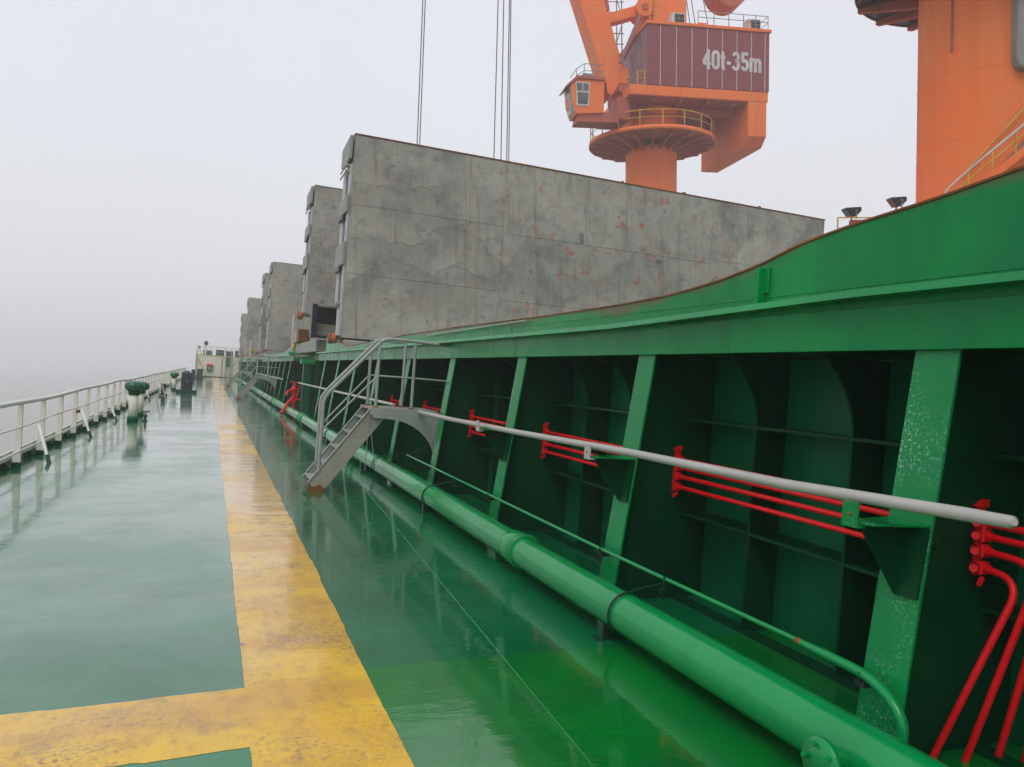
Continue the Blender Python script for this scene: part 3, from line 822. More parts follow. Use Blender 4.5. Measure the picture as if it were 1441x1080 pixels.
# ------------------------------------------------------------------ between the hatches
g = thing('cross_deck_trunk', (3.2, 24.3, 0), 'dark green steel trunk filling the gap between the nearest and second coamings', 'deck trunk')
b = MB(); b.box(.45, 12, .2, 7.4, .05, 2.0); b.build('wall', M['green_shaded'], g)
b = MB(); b.box(.40, 12, .15, 7.45, 2.0, 2.22); b.build('top_beam', M['green'], g, bevel=.01)
for yk in (.3, 1.9, 3.6, 5.3, 7.0):
    b = MB(); b.box(.30, .449, yk, yk+.03, .06, 1.99); b.build('rib', M['green_shaded'], g)
t = thing('green_deck_post', (2.98, 26.3, dz(3)), 'stout green post standing in the gap between the first two coamings', 'post')
b = MB(); b.box(-.13,.13,-.13,.13,0,1.75); b.build('column', M['green_cap'], t, bevel=.01)
MB().lathe([(0,-.01),(.19,-.01),(.19,.06),(.13,.07)], 20).build('foot', M['green_dark'], t)
b = MB(); b.box(-.22,.22,-.22,.22,1.75,1.90); b.build('head', M['green'], t, bevel=.01)

t = thing('red_fire_hydrant', (2.72, 27.4, dz(2.7)), 'red valve assembly with slanting hose pipes at the gap between coamings', 'hydrant')
MB().tube([(0,0,.05),(0,0,.95)], .06, 14).build('riser', M['red'], t)
b = MB(); b.lathe([(0,.86),(.12,.86),(.12,.90),(.07,.91),(.07,1.0),(.03,1.01),(.02,1.13),(0,1.13)], 16); b.build('bonnet', M['red'], t)
MB().tube([(.13*math.cos(a*.5236), .13*math.sin(a*.5236), 1.12) for a in range(12)], .014, 6, closed=True).build('handwheel', M['red'], t)
MB().tube([(0,0,.62),(-.22,-.15,.35),(-.42,-.5,.05)], .05, 12).build('hose_pipe', M['red'], t)
MB().tube([(0,0,.82),(-.20,-.1,.80),(-.26,-.12,.66)], .045, 12).build('nozzle', M['red'], t)
MB().tube([(0,0,.10),(.22,-.3,.08),(.36,-.5,.10)], .055, 12).build('outlet', M['red'], t)
MB().tube([(.02,0,.55),(.35,-.1,.52)], .03, 10).build('side_arm', M['red'], t)
MB().tube([(.18,0,1.0),(.05,-.1,.45)], .022, 10).build('slanting_arm', M['red'], t)
for ww in (.0,):
    b = MB(); b.box(-.16,.16,-.16,.16,-.02,.05); b.build('base', M['red'], t)

# things over the gap
t = thing('hatch_end_frame', (2.84, 24.9, 0), 'open black steel frame under the raised second hatch cover', 'frame')
b = MB(); b.box(0,.15,-.1,.3,2.66,3.72); b.build('upright', M['black'], t, bevel=.01)
b = MB(); b.box(.151,3.6,-.1,-.02,2.66,2.74); b.build('bottom_bar', M['black'], t, bevel=.01)
b = MB(); b.box(.151,3.6,-.1,.6,3.64,3.72); b.build('top_bar', M['cover_far'], t, bevel=.01)
b = MB(); b.box(.152,3.6,.55,.7,2.70,3.64); b.build('back_panel', M['black'], t)
b = MB(); b.prism([(.152,2.75),(1.9,2.75),(1.2,3.0),(.85,3.12),(.152,3.15)], 'y', .3, .5); b.build('stained_plate', M['rust_grey'], t)
t = thing('grey_support_beam', (3.0, 25.4, 0), 'weathered grey beam lying over the gap between the first two hatches', 'beam')
b = MB(); b.box(.1,7,0,7,2.24,2.63); b.build('beam', M['cover_far'], t, bevel=.02)
b = MB(); b.box(-.0,.5,5.3,6.6,2.665,3.18); b.build('brown_box', M['rust_grey'], t, bevel=.01)
b = MB(); b.box(.0,.35,4.6,5.29,2.665,3.15); b.build('rust_box', M['rust'], t, bevel=.01)

def hook_post(loc, label):
    t = thing('yellow_cleat_post', loc, label, 'post', 'posts with yellow cleats at hatch corners')
    MB().tube([(0,0,0),(0,0,1.55)], .035, 8).build('rod', M['offwhite'], t)
    for z in (.30,.72):
        b = MB(); b.lathe([(0,-.17),(.09,-.13),(.12,0),(.09,.13),(0,.17)], 14); o = b.build('cleat', M['yellow_fit'], t, loc=(.12,-.02,z))
    b = MB(); b.box(-.12,.12,-.12,.12,-.06,.06); b.build('foot', M['green_pipe'], t)
    b = MB(); b.box(.19,.23,-.08,.06,.2,.95); b.build('dark_bar', M['black'], t)
    return t
h = hook_post((3.0,32.4,2.25), 'pale rod with two yellow oval cleats at the near corner of the second coaming')
copy_thing(h, (3.0,68.5,2.2), 'pale rod with yellow cleats beside the third pair of hatch covers')

# ------------------------------------------------------------------ raised hatch covers (folded pairs)
def plates(parent, x0, x1, y, z0, z1, cuts, mat, gap=.008):
    for (a, b_, c, d) in cuts:
        q = MB()
        q.box(x0+a+gap/2, x0+b_-gap/2, y-.012, y, c+gap/2, d-gap/2)
        q.build('plate', mat, parent, bevel=.004)
def cover(loc, W, H, label, near, lean=0.0, name='folded_hatch_cover'):
    t = thing(name, loc, label, 'hatch cover', 'raised hatch covers')
    T = .62
    face = M['cover']
    # near leaf
    b = MB(); b.box(0, W, .0, T, 0, H); b.build('near_leaf', M['cover_far'], t)
    b = MB(); b.box(.05, W, T+.14, 2*T+.14, .0, H-.12); b.build('far_leaf', M['cover_far'], t)
    if near:
        zc1, zc2 = 1.70, 3.52
        cuts = [(0,4.3,0,zc1),(0,4.3,zc1,zc2),(0,4.3,zc2,H),
                (4.3,11.3,0,zc1-.25),(4.3,11.3,zc1-.25,zc2-.18),(4.3,11.3,zc2-.18,H),
                (11.3,W,0,zc1-.1),(11.3,W,zc1-.1,zc2-.05),(11.3,W,zc2-.05,H)]
    else:
        cuts = [(0,W,0,H*.34),(0,W,H*.34,H*.67),(0,W,H*.67,H)]
    plates(t, 0, W, -.001, 0, H, cuts, face)
    b = MB(); b.box(-.01, W+.01, -.03, T+.01, H+.001, H+.035)
    rr = random.Random(5)
    b.build('rusty_top_edge', M['rust'] if near else M['cover_far'], t)
    # side fittings
    b = MB(); b.box(-.045, -.001, .07, T*.62, .25, H-.75); b.build('side_strip', M['rubber'], t)
    b = MB(); b.box(-.045, .049, T+.22, 2*T+.05, .9, H-.75); b.build('side_strip', M['rubber'], t)
    b = MB(); b.box(-.02, .03, T+.0, T+.14, .3, H-.3); b.build('gap_seal', M['black'], t)
    for z0_, z1_ in ((H*.62, H*.705), (H*.36, H*.475)):
        b = MB(); b.box(-.11, -.046, .02, 2*T+.10, z0_, z1_); b.build('hinge_block', M['cover_far'], t, bevel=.01)
        b = MB(); b.box(-.12, -.05, T*.7, 2*T, z0_-.12, z0_-.01); b.build('hinge_shade', M['black'], t, bevel=.008)  # black block modelled as the shade beneath each hinge block
    b = MB(); b.prism([(.02,H-.02),(2*T+.12,H-.12),(2*T+.12,H-.62),(T*.9,H-.72),(.02,H-.62)], 'x', -.12, -.046); b.build('end_cheek', M['cover_far'], t)
    for zz in (H*.83, H*.86, H*.17):
        b = MB(); b.tube([(-.16, .3, zz),(-.02, .3, zz)], .045, 10); b.tube([(-.13, 1.3, zz-.02),(-.13, .5, zz)], .02, 8); b.build('lug', M['rust_grey'], t)
    b = MB(); b.lathe([(0,-.10),(.10,-.10),(.13,-.07),(.13,.0),(.10,.03),(0,.03)], 20, axis='x', center=(-.06, .45, .0)); b.build('roller', M['orange_dark'], t)
    b = MB(); b.lathe([(0,-.12),(.14,-.12),(.14,.04),(0,.04)], 20, axis='x', center=(-.05, 1.15, .0)); b.build('roller', M['rust'], t)
    b = MB(); b.box(-.10,.0,.1,.4,.05,.75); b.build('wheel_arm', M['rubber'], t, bevel=.01)
    if near:
        for xk, wk in ((10.3,.12),(13.2,.1),(8.1,.08)):
            q = MB(); q.tube([(xk,.2,H+.03),(xk,.2,H+.13)], wk*.5, 8); q.build('lifting_lug', M['rust'], t)
    return t
cover((3.14, 20.62, 2.55), 15.75, 5.35, 'largest stained grey hatch cover standing upright above the nearest coaming', True)
t = cover((3.06, 28.6, 3.62), 15.7, 4.62, 'second raised hatch cover, partly hidden behind the largest one', False)
cover((3.22, 50.6, 2.68), 15.6, 5.50, 'third raised hatch cover, plain grey beyond the first gap', False)
cover((3.18, 57.5, 2.62), 15.6, 5.60, 'narrow visible fourth hatch cover just behind the third', False)
cover((3.05, 79.0, 2.55), 15.6, 5.60, 'fifth raised hatch cover, small and hazy', False)
cover((2.95, 91.0, 2.55), 15.6, 4.75, 'farthest raised hatch cover at the left end of the row', False)
b = MB(); b.prism([(0,0),(1.5,0),(6,0),(6,.02)], 'y', 0, .02)
# beam the first cover stands on
t = thing('cover_rest_beam', (3.2, 20.5, 0), 'dark beam under the largest hatch cover', 'beam')
b = MB(); b.box(0, 15.6, 0, 2.0, 2.2, 2.50); b.build('beam', M['rust_grey'], t, bevel=.02)

# ------------------------------------------------------------------ cream bulkhead at the end of the deck
t = thing('cream_bulkhead', (-1.6, DECK_END, -.04), 'cream deckhouse wall closing the far end of the wet deck', 'deckhouse')
b = MB(); b.box(0, 24, 0, 9, 0, 2.42); b.build('wall', M['cream'], t, bevel=.02)
b = MB(); b.box(-.05, 24, -.05, .0, 2.43, 2.56); b.box(-.05,.0,.0,9,2.43,2.56); b.build('deck_edge', M['yellow_pale'], t)
b = MB(); b.box(-.1, 24, -.12, -.002, 0, .14); b.build('green_kerb', M['green_dark'], t)
for xk in (0.12,):
    b = MB(); b.bar((xk,-.06,2.35),(1.25,-.06,.05),.10,.05,(0,1,0)); b.build('diagonal_stay', M['yellow_pale'], t)
b = MB(); b.box(0,.14,-.12,-.001,.15,2.4); b.build('corner_column', M['white'], t)
for xk in (2.75,3.3,3.9):
    b = MB(); b.box(xk,xk+.07,-.09,-.003,.15,2.4); b.build('pilaster', M['yellow_pale'], t)
b = MB()
for xk in (3.15, 3.75): b.box(xk,xk+.05,-.16,-.12,.2,3.4)
b.build('ladder_rail', M['white'], t)
rg = MB(); rg.box(3.2,3.75,-.155,-.125,0,.03); rung = rg.build('rung', M['steel'], t, loc=(0,0,.35))
for k in range(1, 9): dup(rung, (0,0,.35+k*.26), t)
b = MB(); b.box(3.22,3.74,-.09,-.01,1.3,2.42); b.build('green_door', M['green'], t)
b = MB()
b.tube([(0,-.02,3.5),(7,-.02,3.5)], .03, 6); b.tube([(0,-.02,3.2),(7,-.02,3.2)], .02, 6); b.tube([(0,-.02,2.9),(7,-.02,2.9)], .02, 6)
b.build('top_rails', M['white'], t)
ps = MB(); ps.tube([(0,-.02,2.56),(0,-.02,3.5)], .03, 6); pst = ps.build('rail_post', M['white'], t, loc=(.05,0,0))
for k in range(1, 10): dup(pst, (.05+k*.75,0,0), t)
fb_ = thing('fire_hose_box', (-.38, DECK_END-.25, .62), 'orange-red box with green front on the cream wall', 'box')
b = MB(); b.box(0,.62,0,.22,.0,.80); b.build('body', M['green'], fb_, bevel=.01)
b = MB(); b.box(-.02,.64,-.03,.22,.62,.86); b.build('red_top', M['red'], fb_, bevel=.01)
b = MB(); b.box(.16,.46,-.02,-.001,.2,.5); b.build('grey_door', M['steel'], fb_)
for k, (xk, w, h_, mk, lb_) in enumerate(((.1,1.0,.62,'navy','dark winch on top of the cream deckhouse, at its left'),(1.5,.9,.75,'green_dark','dark green crate on the deckhouse roof, left of the ladder'),
                          (2.6,.8,.7,'navy','black crate on the deckhouse roof right of the ladder top'),(3.6,.9,.85,'green_dark','tall green crate at the right end of the deckhouse roof'))):
    o = thing('deck_crate', (-1.2+xk+.2, DECK_END+1.6, 2.42), lb_, 'crate', 'gear on the deckhouse roof')
    b = MB(); b.box(0,w,0,.8,.06,h_); b.build('case', M[mk], o, bevel=.03)
    b = MB(); b.box(.05,.15,.05,.75,0,.06); b.box(w-.15,w-.05,.05,.75,0,.06); b.build('runners', M['steel'], o)
t = thing('roof_vent', (-.62, DECK_END+1.0, 2.42), 'slim vent with dark cap rising above the deckhouse roof', 'vent')
MB().tube([(0,0,0),(0,0,1.25)], .09, 12).build('stem', M['cream'], t)
MB().lathe([(0,1.2),(.2,1.22),(.24,1.4),(.18,1.62),(0,1.68)], 14).build('cap', M['green_dark'], t)
t = thing('white_fairlead', (-1.3, DECK_END+.5, 2.42), 'white forked stand on the left corner of the deckhouse roof', 'fitting')
b = MB(); b.bar((-.25,0,0),(0,0,.85),.1,.08,(0,1,0)); b.bar((.35,0,0),(.0,0,.85),.1,.08,(0,1,0)); b.build('legs', M['white'], t)
b = MB(); b.box(-.15,.12,-.1,.1,.85,1.0); b.build('head', M['navy'], t)

# ------------------------------------------------------------------ heel the ship
S = Matrix.Translation(EYE) @ Matrix.Rotation(HEEL, 4, 'Y') @ Matrix.Translation(-EYE)
for o in SHIP:
    o.matrix_world = S @ Matrix.Translation(o.location) @ o.rotation_euler.to_matrix().to_4x4()

# ------------------------------------------------------------------ harbour crane beyond the ship
def railring(parent, r, z, h, mat, n=48, posts=16, a0=0, a1=360):
    full = (a1-a0) >= 359
    N = n
    for q, zz in enumerate((z+h, z+h*.55)):
        pts = [(r*math.cos(R(a0+(a1-a0)*i/N)), r*math.sin(R(a0+(a1-a0)*i/N)), zz) for i in range(N if full else N+1)]
        MB().tube(pts, .045 if q == 0 else .03, 6, closed=full, caps=not full).build('rail_hoop', mat, parent)
    pm = None
    for i in range(posts):
        a = R(a0+(a1-a0)*i/posts)
        loc = (r*math.cos(a), r*math.sin(a), z)
        if pm is None:
            pb_ = MB(); pb_.tube([(0,0,0),(0,0,h)], .045, 6); pm = pb_.build('rail_post', mat, parent, loc=loc)
        else: dup(pm, loc, parent)

C1 = (36.2, 59.4, -3.0); ZO = 3.0     # base on the quay; heights below are above water-line zero, shifted by ZO
cr = thing('harbour_crane', C1, 'orange harbour crane with maroon machinery house marked 40t-35m', 'crane', ship=False, rz=R(-11.26))
def zz(z): return z + ZO
b = MB().lathe([(2.22,0),(2.22,zz(20.2))], 64); b.build('column', M['orange'], cr)
for zk in (9.0, 12.0, 15.0, 18.0):
    b = MB().lathe([(2.221,zz(zk)),(2.236,zz(zk)+.015),(2.236,zz(zk)+.045),(2.221,zz(zk)+.06)], 64); b.build('column_weld', M['orange'], cr)
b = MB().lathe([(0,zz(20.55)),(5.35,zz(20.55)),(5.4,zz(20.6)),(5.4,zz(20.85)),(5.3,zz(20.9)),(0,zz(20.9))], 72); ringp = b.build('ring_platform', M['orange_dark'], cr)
rb_ = MB(); rb_.prism([(2.2,zz(20.54)),(2.2,zz(19.75)),(2.9,zz(19.9)),(5.3,zz(20.42)),(5.3,zz(20.54))], 'y', -.09, .09)
rib = rb_.build('ring_rib', M['orange_dark'], cr)
for k in range(1, 20):
    c = rib.copy(); COL.objects.link(c); c.parent = cr; c.rotation_euler = (0,0,k*math.pi/10)
b = MB().lathe([(5.41,zz(20.56)),(5.44,zz(20.56)),(5.44,zz(20.9)),(5.41,zz(20.9))], 72); b.build('ring_edge', M['orange'], cr)
railring(ringp, 5.3, zz(20.9), 1.25, M['yellow_rail'], posts=18)
b = MB().lathe([(0,zz(20.9)),(2.9,zz(20.9)),(2.9,zz(21.5)),(2.35,zz(21.8)),(2.35,zz(22.5)),(2.9,zz(22.8)),(2.9,zz(23.25)),(0,zz(23.25))], 56); b.build('slewing_drum', M['orange'], cr)
# chassis
b = MB(); b.box(-3.6,8.45,-4.8,4.8,zz(23.35),zz(24.15)); ch = b.build('chassis', M['orange'], cr, bevel=.04)
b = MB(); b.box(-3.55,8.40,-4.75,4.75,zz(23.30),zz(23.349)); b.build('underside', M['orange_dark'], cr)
for yk in (-2.6, 2.2):
    b = MB(); b.prism([(-3.2,zz(23.29)),(7.9,zz(23.29)),(6.6,zz(22.75)),(2.9,zz(22.55)),(-2.9,zz(22.55))], 'y', yk, yk+.35); b.build('girder', M['orange_dark'], cr)
for xk in (-1.5,.8,3.2,5.4):
    b = MB(); b.box(xk,xk+.2,-4.5,4.5,zz(23.0),zz(23.29)); b.build('cross_beam', M['orange_dark'], cr)
# counterweight box
b = MB(); b.prism([(-4.78,zz(23.34)),(4.6,zz(23.34)),(4.6,zz(19.75)),(-3.9,zz(19.75)),(-4.78,zz(20.5))], 'x', 6.68, 8.33); b.build('counterweight', M['orange'], cr, bevel=.03)
# machinery house
hs = MB(); hs.box(-2.05,8.5,-4.72,4.7,zz(24.16),zz(29.05)); house = hs.build('machinery_house', M['maroon_pale'], cr)
xs_ = [-2.1,-1.35,.15,1.46,2.78,4.09,5.4,6.7,7.98,8.55]
xs_ = [-2.1,-1.0,.37,1.72,3.05,4.36,5.65,6.93,8.15,8.55]
for a, c in zip(xs_, xs_[1:]):
    b = MB(); b.box(a+.035,c-.035,-4.80,-4.722,zz(24.2),zz(29.02)); b.build('wall_panel', M['maroon'], house)
for a in xs_[1:-1]:
    b = MB(); b.box(a-.033,a+.033,-4.785,-4.722,zz(24.2),zz(29.02)); b.build('white_joint_strip', M['offwhite'], house)
for k in range(12):
    ya = -4.7+k*.78
    b = MB(); b.box(-2.12,-2.052,ya+.03,ya+.75,zz(24.2),zz(29.02)); b.build('side_panel', M['maroon_pale'], house)
b = MB(); b.box(-2.25,8.68,-4.92,4.8,zz(29.06),zz(29.32)); b.build('roof_edge', M['orange'], house, bevel=.03)
# lettering
def arc(cx, cy, rx, ry, a0, a1, n=14): return [(cx+rx*math.cos(R(a0+(a1-a0)*i/n)), cy+ry*math.sin(R(a0+(a1-a0)*i/n))) for i in range(n+1)]
TK = .16      # stroke width in letter heights
GL = {
 '4': (.62, [[(.43,0),(.43,1.0)], [(.46,.93),(.07,.34)], [(.03,.30),(.62,.30)]]),
 '0': (.60, [arc(.30,.72,.20,.18,0,180)+arc(.30,.28,.20,.18,180,360)+[(.50,.72)]]),
 't': (.38, [[(.17,.93),(.17,.22)]+arc(.29,.20,.12,.10,180,290,6), [(.0,.66),(.37,.66)]]),
 '-': (.36, [[(.02,.38),(.33,.38)]]),
 '3': (.60, [arc(.28,.715,.19,.185,165,-90)+arc(.28,.31,.215,.21,90,-165)]),
 '5': (.60, [[(.54,.90),(.15,.90)], [(.15,.98),(.11,.50)], arc(.29,.33,.21,.23,150,-160)]),
 'm': (.90, [[(.10,0),(.10,.72)], arc(.28,.47,.17,.17,180,0)+[(.45,0)], [(.45,.30)]+arc(.62,.47,.17,.17,180,0)+[(.79,0)]]),
}
def ribbon(m_, pts, w, y, th):
    pts = [Vector((p[0], 0, p[1])) for p in pts]
    L_, R_ = [], []
    for i, p in enumerate(pts):
        d = (pts[min(i+1, len(pts)-1)] - pts[max(i-1, 0)]).normalized()
        nrm = Vector((-d.z, 0, d.x))
        L_.append(p + nrm*w/2); R_.append(p - nrm*w/2)
    n = len(pts)
    vs_ = [(q.x, y, q.z) for q in L_] + [(q.x, y, q.z) for q in R_] + [(q.x, y+th, q.z) for q in L_] + [(q.x, y+th, q.z) for q in R_]
    fs_ = []
    for i in range(n-1):
        fs_ += [(i, i+1, n+i+1, n+i), (2*n+i, 3*n+i, 3*n+i+1, 2*n+i+1), (i, 2*n+i, 2*n+i+1, i+1), (n+i, n+i+1, 3*n+i+1, 3*n+i)]
    fs_ += [(0, n, 3*n, 2*n), (n-1, 3*n-1, 4*n-1, 2*n-1)]
    m_.add(vs_, fs_)
TX0, TX1, TZ0, TZ1 = 2.62, 7.80, 25.72, 27.35
adv = sum(GL[c][0] for c in '40t-35m') + .075*6
xc = 0; k_ = 0
sx_, sz_ = (TX1-TX0)/adv, TZ1-TZ0
for c in '40t-35m':
    w_, strokes = GL[c]
    q = MB()
    for si, stq in enumerate(strokes):
        ribbon(q, [(TX0+(xc+p[0])*sx_, zz(TZ0+p[1]*sz_)) for p in stq], TK*sz_, -4.835-.004*si, .03+.004*si)
    q.build('letter', M['offwhite'], house)
    xc += w_ + .075
# roof gear
for xk, w in ((.05,1.15),(6.75,1.15)):
    b = MB(); b.box(xk,xk+w,-4.5,-3.6,zz(29.33),zz(30.25)); u_ = b.build('cooling_unit', M['offwhite'], cr, bevel=.03)
    b = MB(); b.box(xk+.28,xk+w-.08,-4.54,-4.505,zz(29.42),zz(30.15)); b.build('grille', M['black'], u_)
    b = MB(); b.box(xk+.6,xk+.64,-4.56,-4.541,zz(29.42),zz(30.15)); b.box(xk+.28,xk+w-.08,-4.56,-4.541,zz(29.76),zz(29.80)); b.build('grille_bar', M['steel'], u_)
pts = [(2.3,-4.6),(3.7,-4.6),(5.0,-4.6),(6.3,-4.6),(7.4,-4.6),(8.5,-4.6),(8.5,-2.5),(8.5,0),(8.5,2.4),(8.5,4.6)]
for zr in (30.5, 30.0): MB().tube([(x_,y_,zz(zr)) for x_,y_ in pts], .03, 6).build('roof_rail', M['steel'], cr)
for x_, y_ in pts: MB().tube([(x_,y_,zz(29.3)),(x_,y_,zz(30.5))], .035, 6).build('roof_rail_post', M['yellow_rail'] if x_ in (2.3, 8.5) else M['steel'], cr)
for x_ in (-2.9,-2.3,-1.75):
    for y_ in (-4.65,-2.6,-.6,1.4,3.4):
        if x_ > -2.8 and y_ > -4: continue
        MB().tube([(x_,y_,zz(24.15)),(x_,y_,zz(25.3))], .04, 6).build('walkway_post', M['yellow_rail'], cr)
for zr in (25.3, 24.75): MB().tube([(-1.75,-4.65,zz(zr)),(-2.9,-4.65,zz(zr)),(-2.9,3.4,zz(zr))], .03, 6).build('walkway_rail', M['yellow_rail'], cr)
# jib
def skewbox(p0, p1, w0, w1, d0, d1):
    """box beam from p0 to p1; w along local x, d along local y"""
    P = []
    for (p, w, d) in ((p0,w0,d0),(p1,w1,d1)):
        for sx, sy in ((-1,-1),(1,-1),(1,1),(-1,1)): P.append((p[0]+sx*w/2, p[1]+sy*d/2, zz(p[2])))
    m_ = MB(); m_.add(P, [(0,1,2,3),(7,6,5,4),(0,4,5,1),(1,5,6,2),(2,6,7,3),(3,7,4,0)]); return m_
jib = skewbox((-4.0,-1.6,24.9),(-14.5,-1.6,57),2.0,2.9,2.2,1.8).build('jib', M['orange'], cr, bevel=.06)
for yo in (-2.7,-.6):
    b = MB(); b.prism([(-5.0,zz(26.2)),(-3.0,zz(26.2)),(-2.95,zz(25.4)),(-3.7,zz(25.0)),(-4.35,zz(23.9)),(-4.8,zz(24.0))], 'y', yo, yo+.12); b.build('jib_foot', M['orange'], cr, bevel=.02)
b = MB(); b.tube([(-3.6,-3.1,zz(24.4)),(-3.6,0.1,zz(24.4))], .38, 16); b.build('pivot_pin', M['orange_dark'], cr)
b = MB(); b.prism([(-4.3,zz(24.2)),(-3.0,zz(24.4)),(-2.6,zz(23.4)),(-3.6,zz(22.0)),(-4.0,zz(22.1))], 'y', -2.3, -.9); b.build('pivot_bracket', M['orange_dark'], cr, bevel=.03)
for k in range(7):
    b = MB(); b.box(-3.95+.05*k, -3.2, -3.0, -2.4, zz(22.1+k*.33), zz(22.16+k*.33)); b.build('service_step', M['orange_dark'], cr)
# A-frame tower and links
skewbox((.50,-2.0,29.33),(.95,-2.0,50),2.9,2.0,2.2,1.6).build('tower', M['orange'], cr, bevel=.05)
skewbox((.50,2.6,29.33),(.95,1.6,50),1.2,1.0,1.2,1.0).build('rear_tower_leg', M['orange'], cr, bevel=.05)
b = MB(); b.bar((-5.2,-1.7,zz(30.2)),(-1.1,-1.7,zz(31.6)),1.0,.85,(0,0,1)); b.build('link_beam', M['orange'], cr, bevel=.05)
b = MB(); b.tube([(-1.6,-2.75,zz(31.35)),(-1.6,-.8,zz(31.35))], .75, 20); b.build('link_hub', M['orange'], cr)
b = MB(); b.tube([(-1.6,-2.86,zz(31.35)),(-1.6,-2.76,zz(31.35))], .28, 14); b.build('hub_cap', M['orange_dark'], cr)
b = MB(); b.bar((-1.6,-1.7,zz(31.4)),(-.4,-1.7,zz(36.5)),.8,.7,(0,1,0)); b.build('link_strut', M['orange'], cr, bevel=.04)
b = MB(); b.bar((-4.6,-1.7,zz(31.2)),(-5.6,-1.7,zz(37)),.45,.4,(0,1,0)); b.build('thin_strut', M['orange_dark'], cr, bevel=.03)
b = MB(); b.tube([(-1.4,-2.2,zz(30.9)),(-3.35,-2.2,zz(27.2))], .24, 14); b.build('luffing_cylinder', M['orange_dark'], cr)
b = MB(); b.tube([(-3.3,-2.2,zz(27.3)),(-4.3,-2.0,zz(25.9))], .13, 12); b.build('cylinder_rod', M['steel'], cr)
b = MB(); b.bar((-2.2,-3.2,zz(30.4)),(-3.9,-3.2,zz(26.4)),.22,.22,(0,1,0)); b.build('diagonal_bar', M['maroon_pale'], cr)
# latticed walkway between jib and tower
for k in range(9):
    z0 = 26.4+k*.9
    b = MB(); b.bar((-4.5-.25*(k-1)*.3,-.2,zz(z0)),(-2.6,-.2,zz(z0+.1)),.08,.06,(0,0,1)); b.build('lattice_bar', M['steel'], cr)
for xk in (-3.2,-2.75): MB().tube([(xk,-.3,zz(24.3)),(xk-.1,-.3,zz(33))], .05, 6).build('lattice_post', M['steel'], cr)
MB().tube([(-3.25,-.3,zz(25.3)),(-2.7,-.3,zz(27.2)),(-3.3,-.3,zz(29.1)),(-2.7,-.3,zz(31.2)),(-3.3,-.3,zz(33))], .04, 6).build('lattice_zigzag', M['steel'], cr)
for xk in (-1.3,-.85): MB().tube([(xk-.25,-3.3,zz(29.0)),(xk+.1,-3.3,zz(31.9))], .05, 6).build('yellow_ladder_rail', M['yellow_rail'], cr)
for k in range(8): MB().tube([(-1.5+.035*k,-3.3,zz(29.2+k*.34)),(-.98+.035*k,-3.3,zz(29.2+k*.34))], .03, 6).build('yellow_rung', M['yellow_rail'], cr)
# tail counterweight lobe high above
b = MB(); b.tube([(6.15,-2.6,zz(33.75)),(6.15,-.6,zz(33.75))], 1.65, 36); b.build('tail_drum', M['orange_dark'], cr)
skewbox((6.15,-1.6,33.9),(1.2,-1.6,44),1.2,1.0,1.2,1.0).build('tail_arm', M['orange_dark'], cr)
for (xa, xb) in ((3.4,2.2),(4.6,3.2),(2.9,1.8)):
    MB().tube([(xa,-2,zz(29.3)),(xb,-2,zz(36))], .035, 6).build('stay_rope', M['wire'], cr)
b = MB(); b.box(2.3,4.1,-3.6,-2.0,zz(29.33),zz(29.8)); b.box(2.8,3.6,-3.5,-2.3,zz(29.8),zz(30.1)); b.build('rope_sheave_box', M['orange'], cr, bevel=.05)
# cab
cabp = MB(); cabp.prism([(-5.55,zz(24.45)),(-7.85,zz(24.5)),(-8.35,zz(24.0)),(-8.25,zz(22.7)),(-7.9,zz(21.7)),(-5.55,zz(21.9))], 'y', -4.2, -2.1)
cab_o = cabp.build('operator_cab', M['orange'], cr, bevel=.03)
b = MB(); b.prism([(-5.5,zz(24.47)),(-7.8,zz(24.52)),(-8.75,zz(23.75)),(-8.75,zz(23.87)),(-7.85,zz(24.72)),(-5.5,zz(24.68))], 'y', -4.35, -1.95); b.build('cab_roof', M['orange_dark'], cab_o)
b = MB(); b.prism([(-6.75,zz(24.25)),(-7.95,zz(24.25)),(-7.85,zz(22.35)),(-6.85,zz(22.35))], 'y', -4.26, -4.202); b.build('window_frame', M['offwhite'], cab_o)
b = MB(); b.prism([(-6.87,zz(23.40)),(-7.80,zz(23.40)),(-7.74,zz(22.48)),(-6.95,zz(22.48))], 'y', -4.285, -4.262); b.build('pane', M['glass'], cab_o)
for xa, xb in ((-6.87,-7.30),(-7.40,-7.84)):
    b = MB(); b.box(xb,xa,-4.285,-4.262,zz(23.55),zz(24.13)); b.build('pane', M['glass'], cab_o)
b = MB(); b.add([(-8.36,-4.1,zz(23.9)),(-8.36,-2.2,zz(23.9)),(-8.02,-2.2,zz(21.95)),(-8.02,-4.1,zz(21.95)),(-8.40,-4.1,zz(23.9)),(-8.40,-2.2,zz(23.9)),(-8.06,-2.2,zz(21.95)),(-8.06,-4.1,zz(21.95))],
               [(0,1,2,3),(7,6,5,4),(0,4,5,1),(1,5,6,2),(2,6,7,3),(3,7,4,0)]); b.build('front_window', M['offwhite'], cab_o)
b = MB(); b.add([(-8.42,-4.0,zz(23.75)),(-8.42,-3.2,zz(23.75)),(-8.12,-3.2,zz(22.1)),(-8.12,-4.0,zz(22.1)),(-8.44,-4.0,zz(23.75)),(-8.44,-3.2,zz(23.75)),(-8.14,-3.2,zz(22.1)),(-8.14,-4.0,zz(22.1))],
               [(0,1,2,3),(7,6,5,4),(0,4,5,1),(1,5,6,2),(2,6,7,3),(3,7,4,0)]); b.build('pane', M['glass'], cab_o)
b = MB(); b.prism([(-7.6,zz(21.85)),(-4.2,zz(22.1)),(-4.2,zz(21.2)),(-7.75,zz(21.15))], 'y', -4.0, -2.3); b.build('cab_support', M['orange_dark'], cr, bevel=.03)
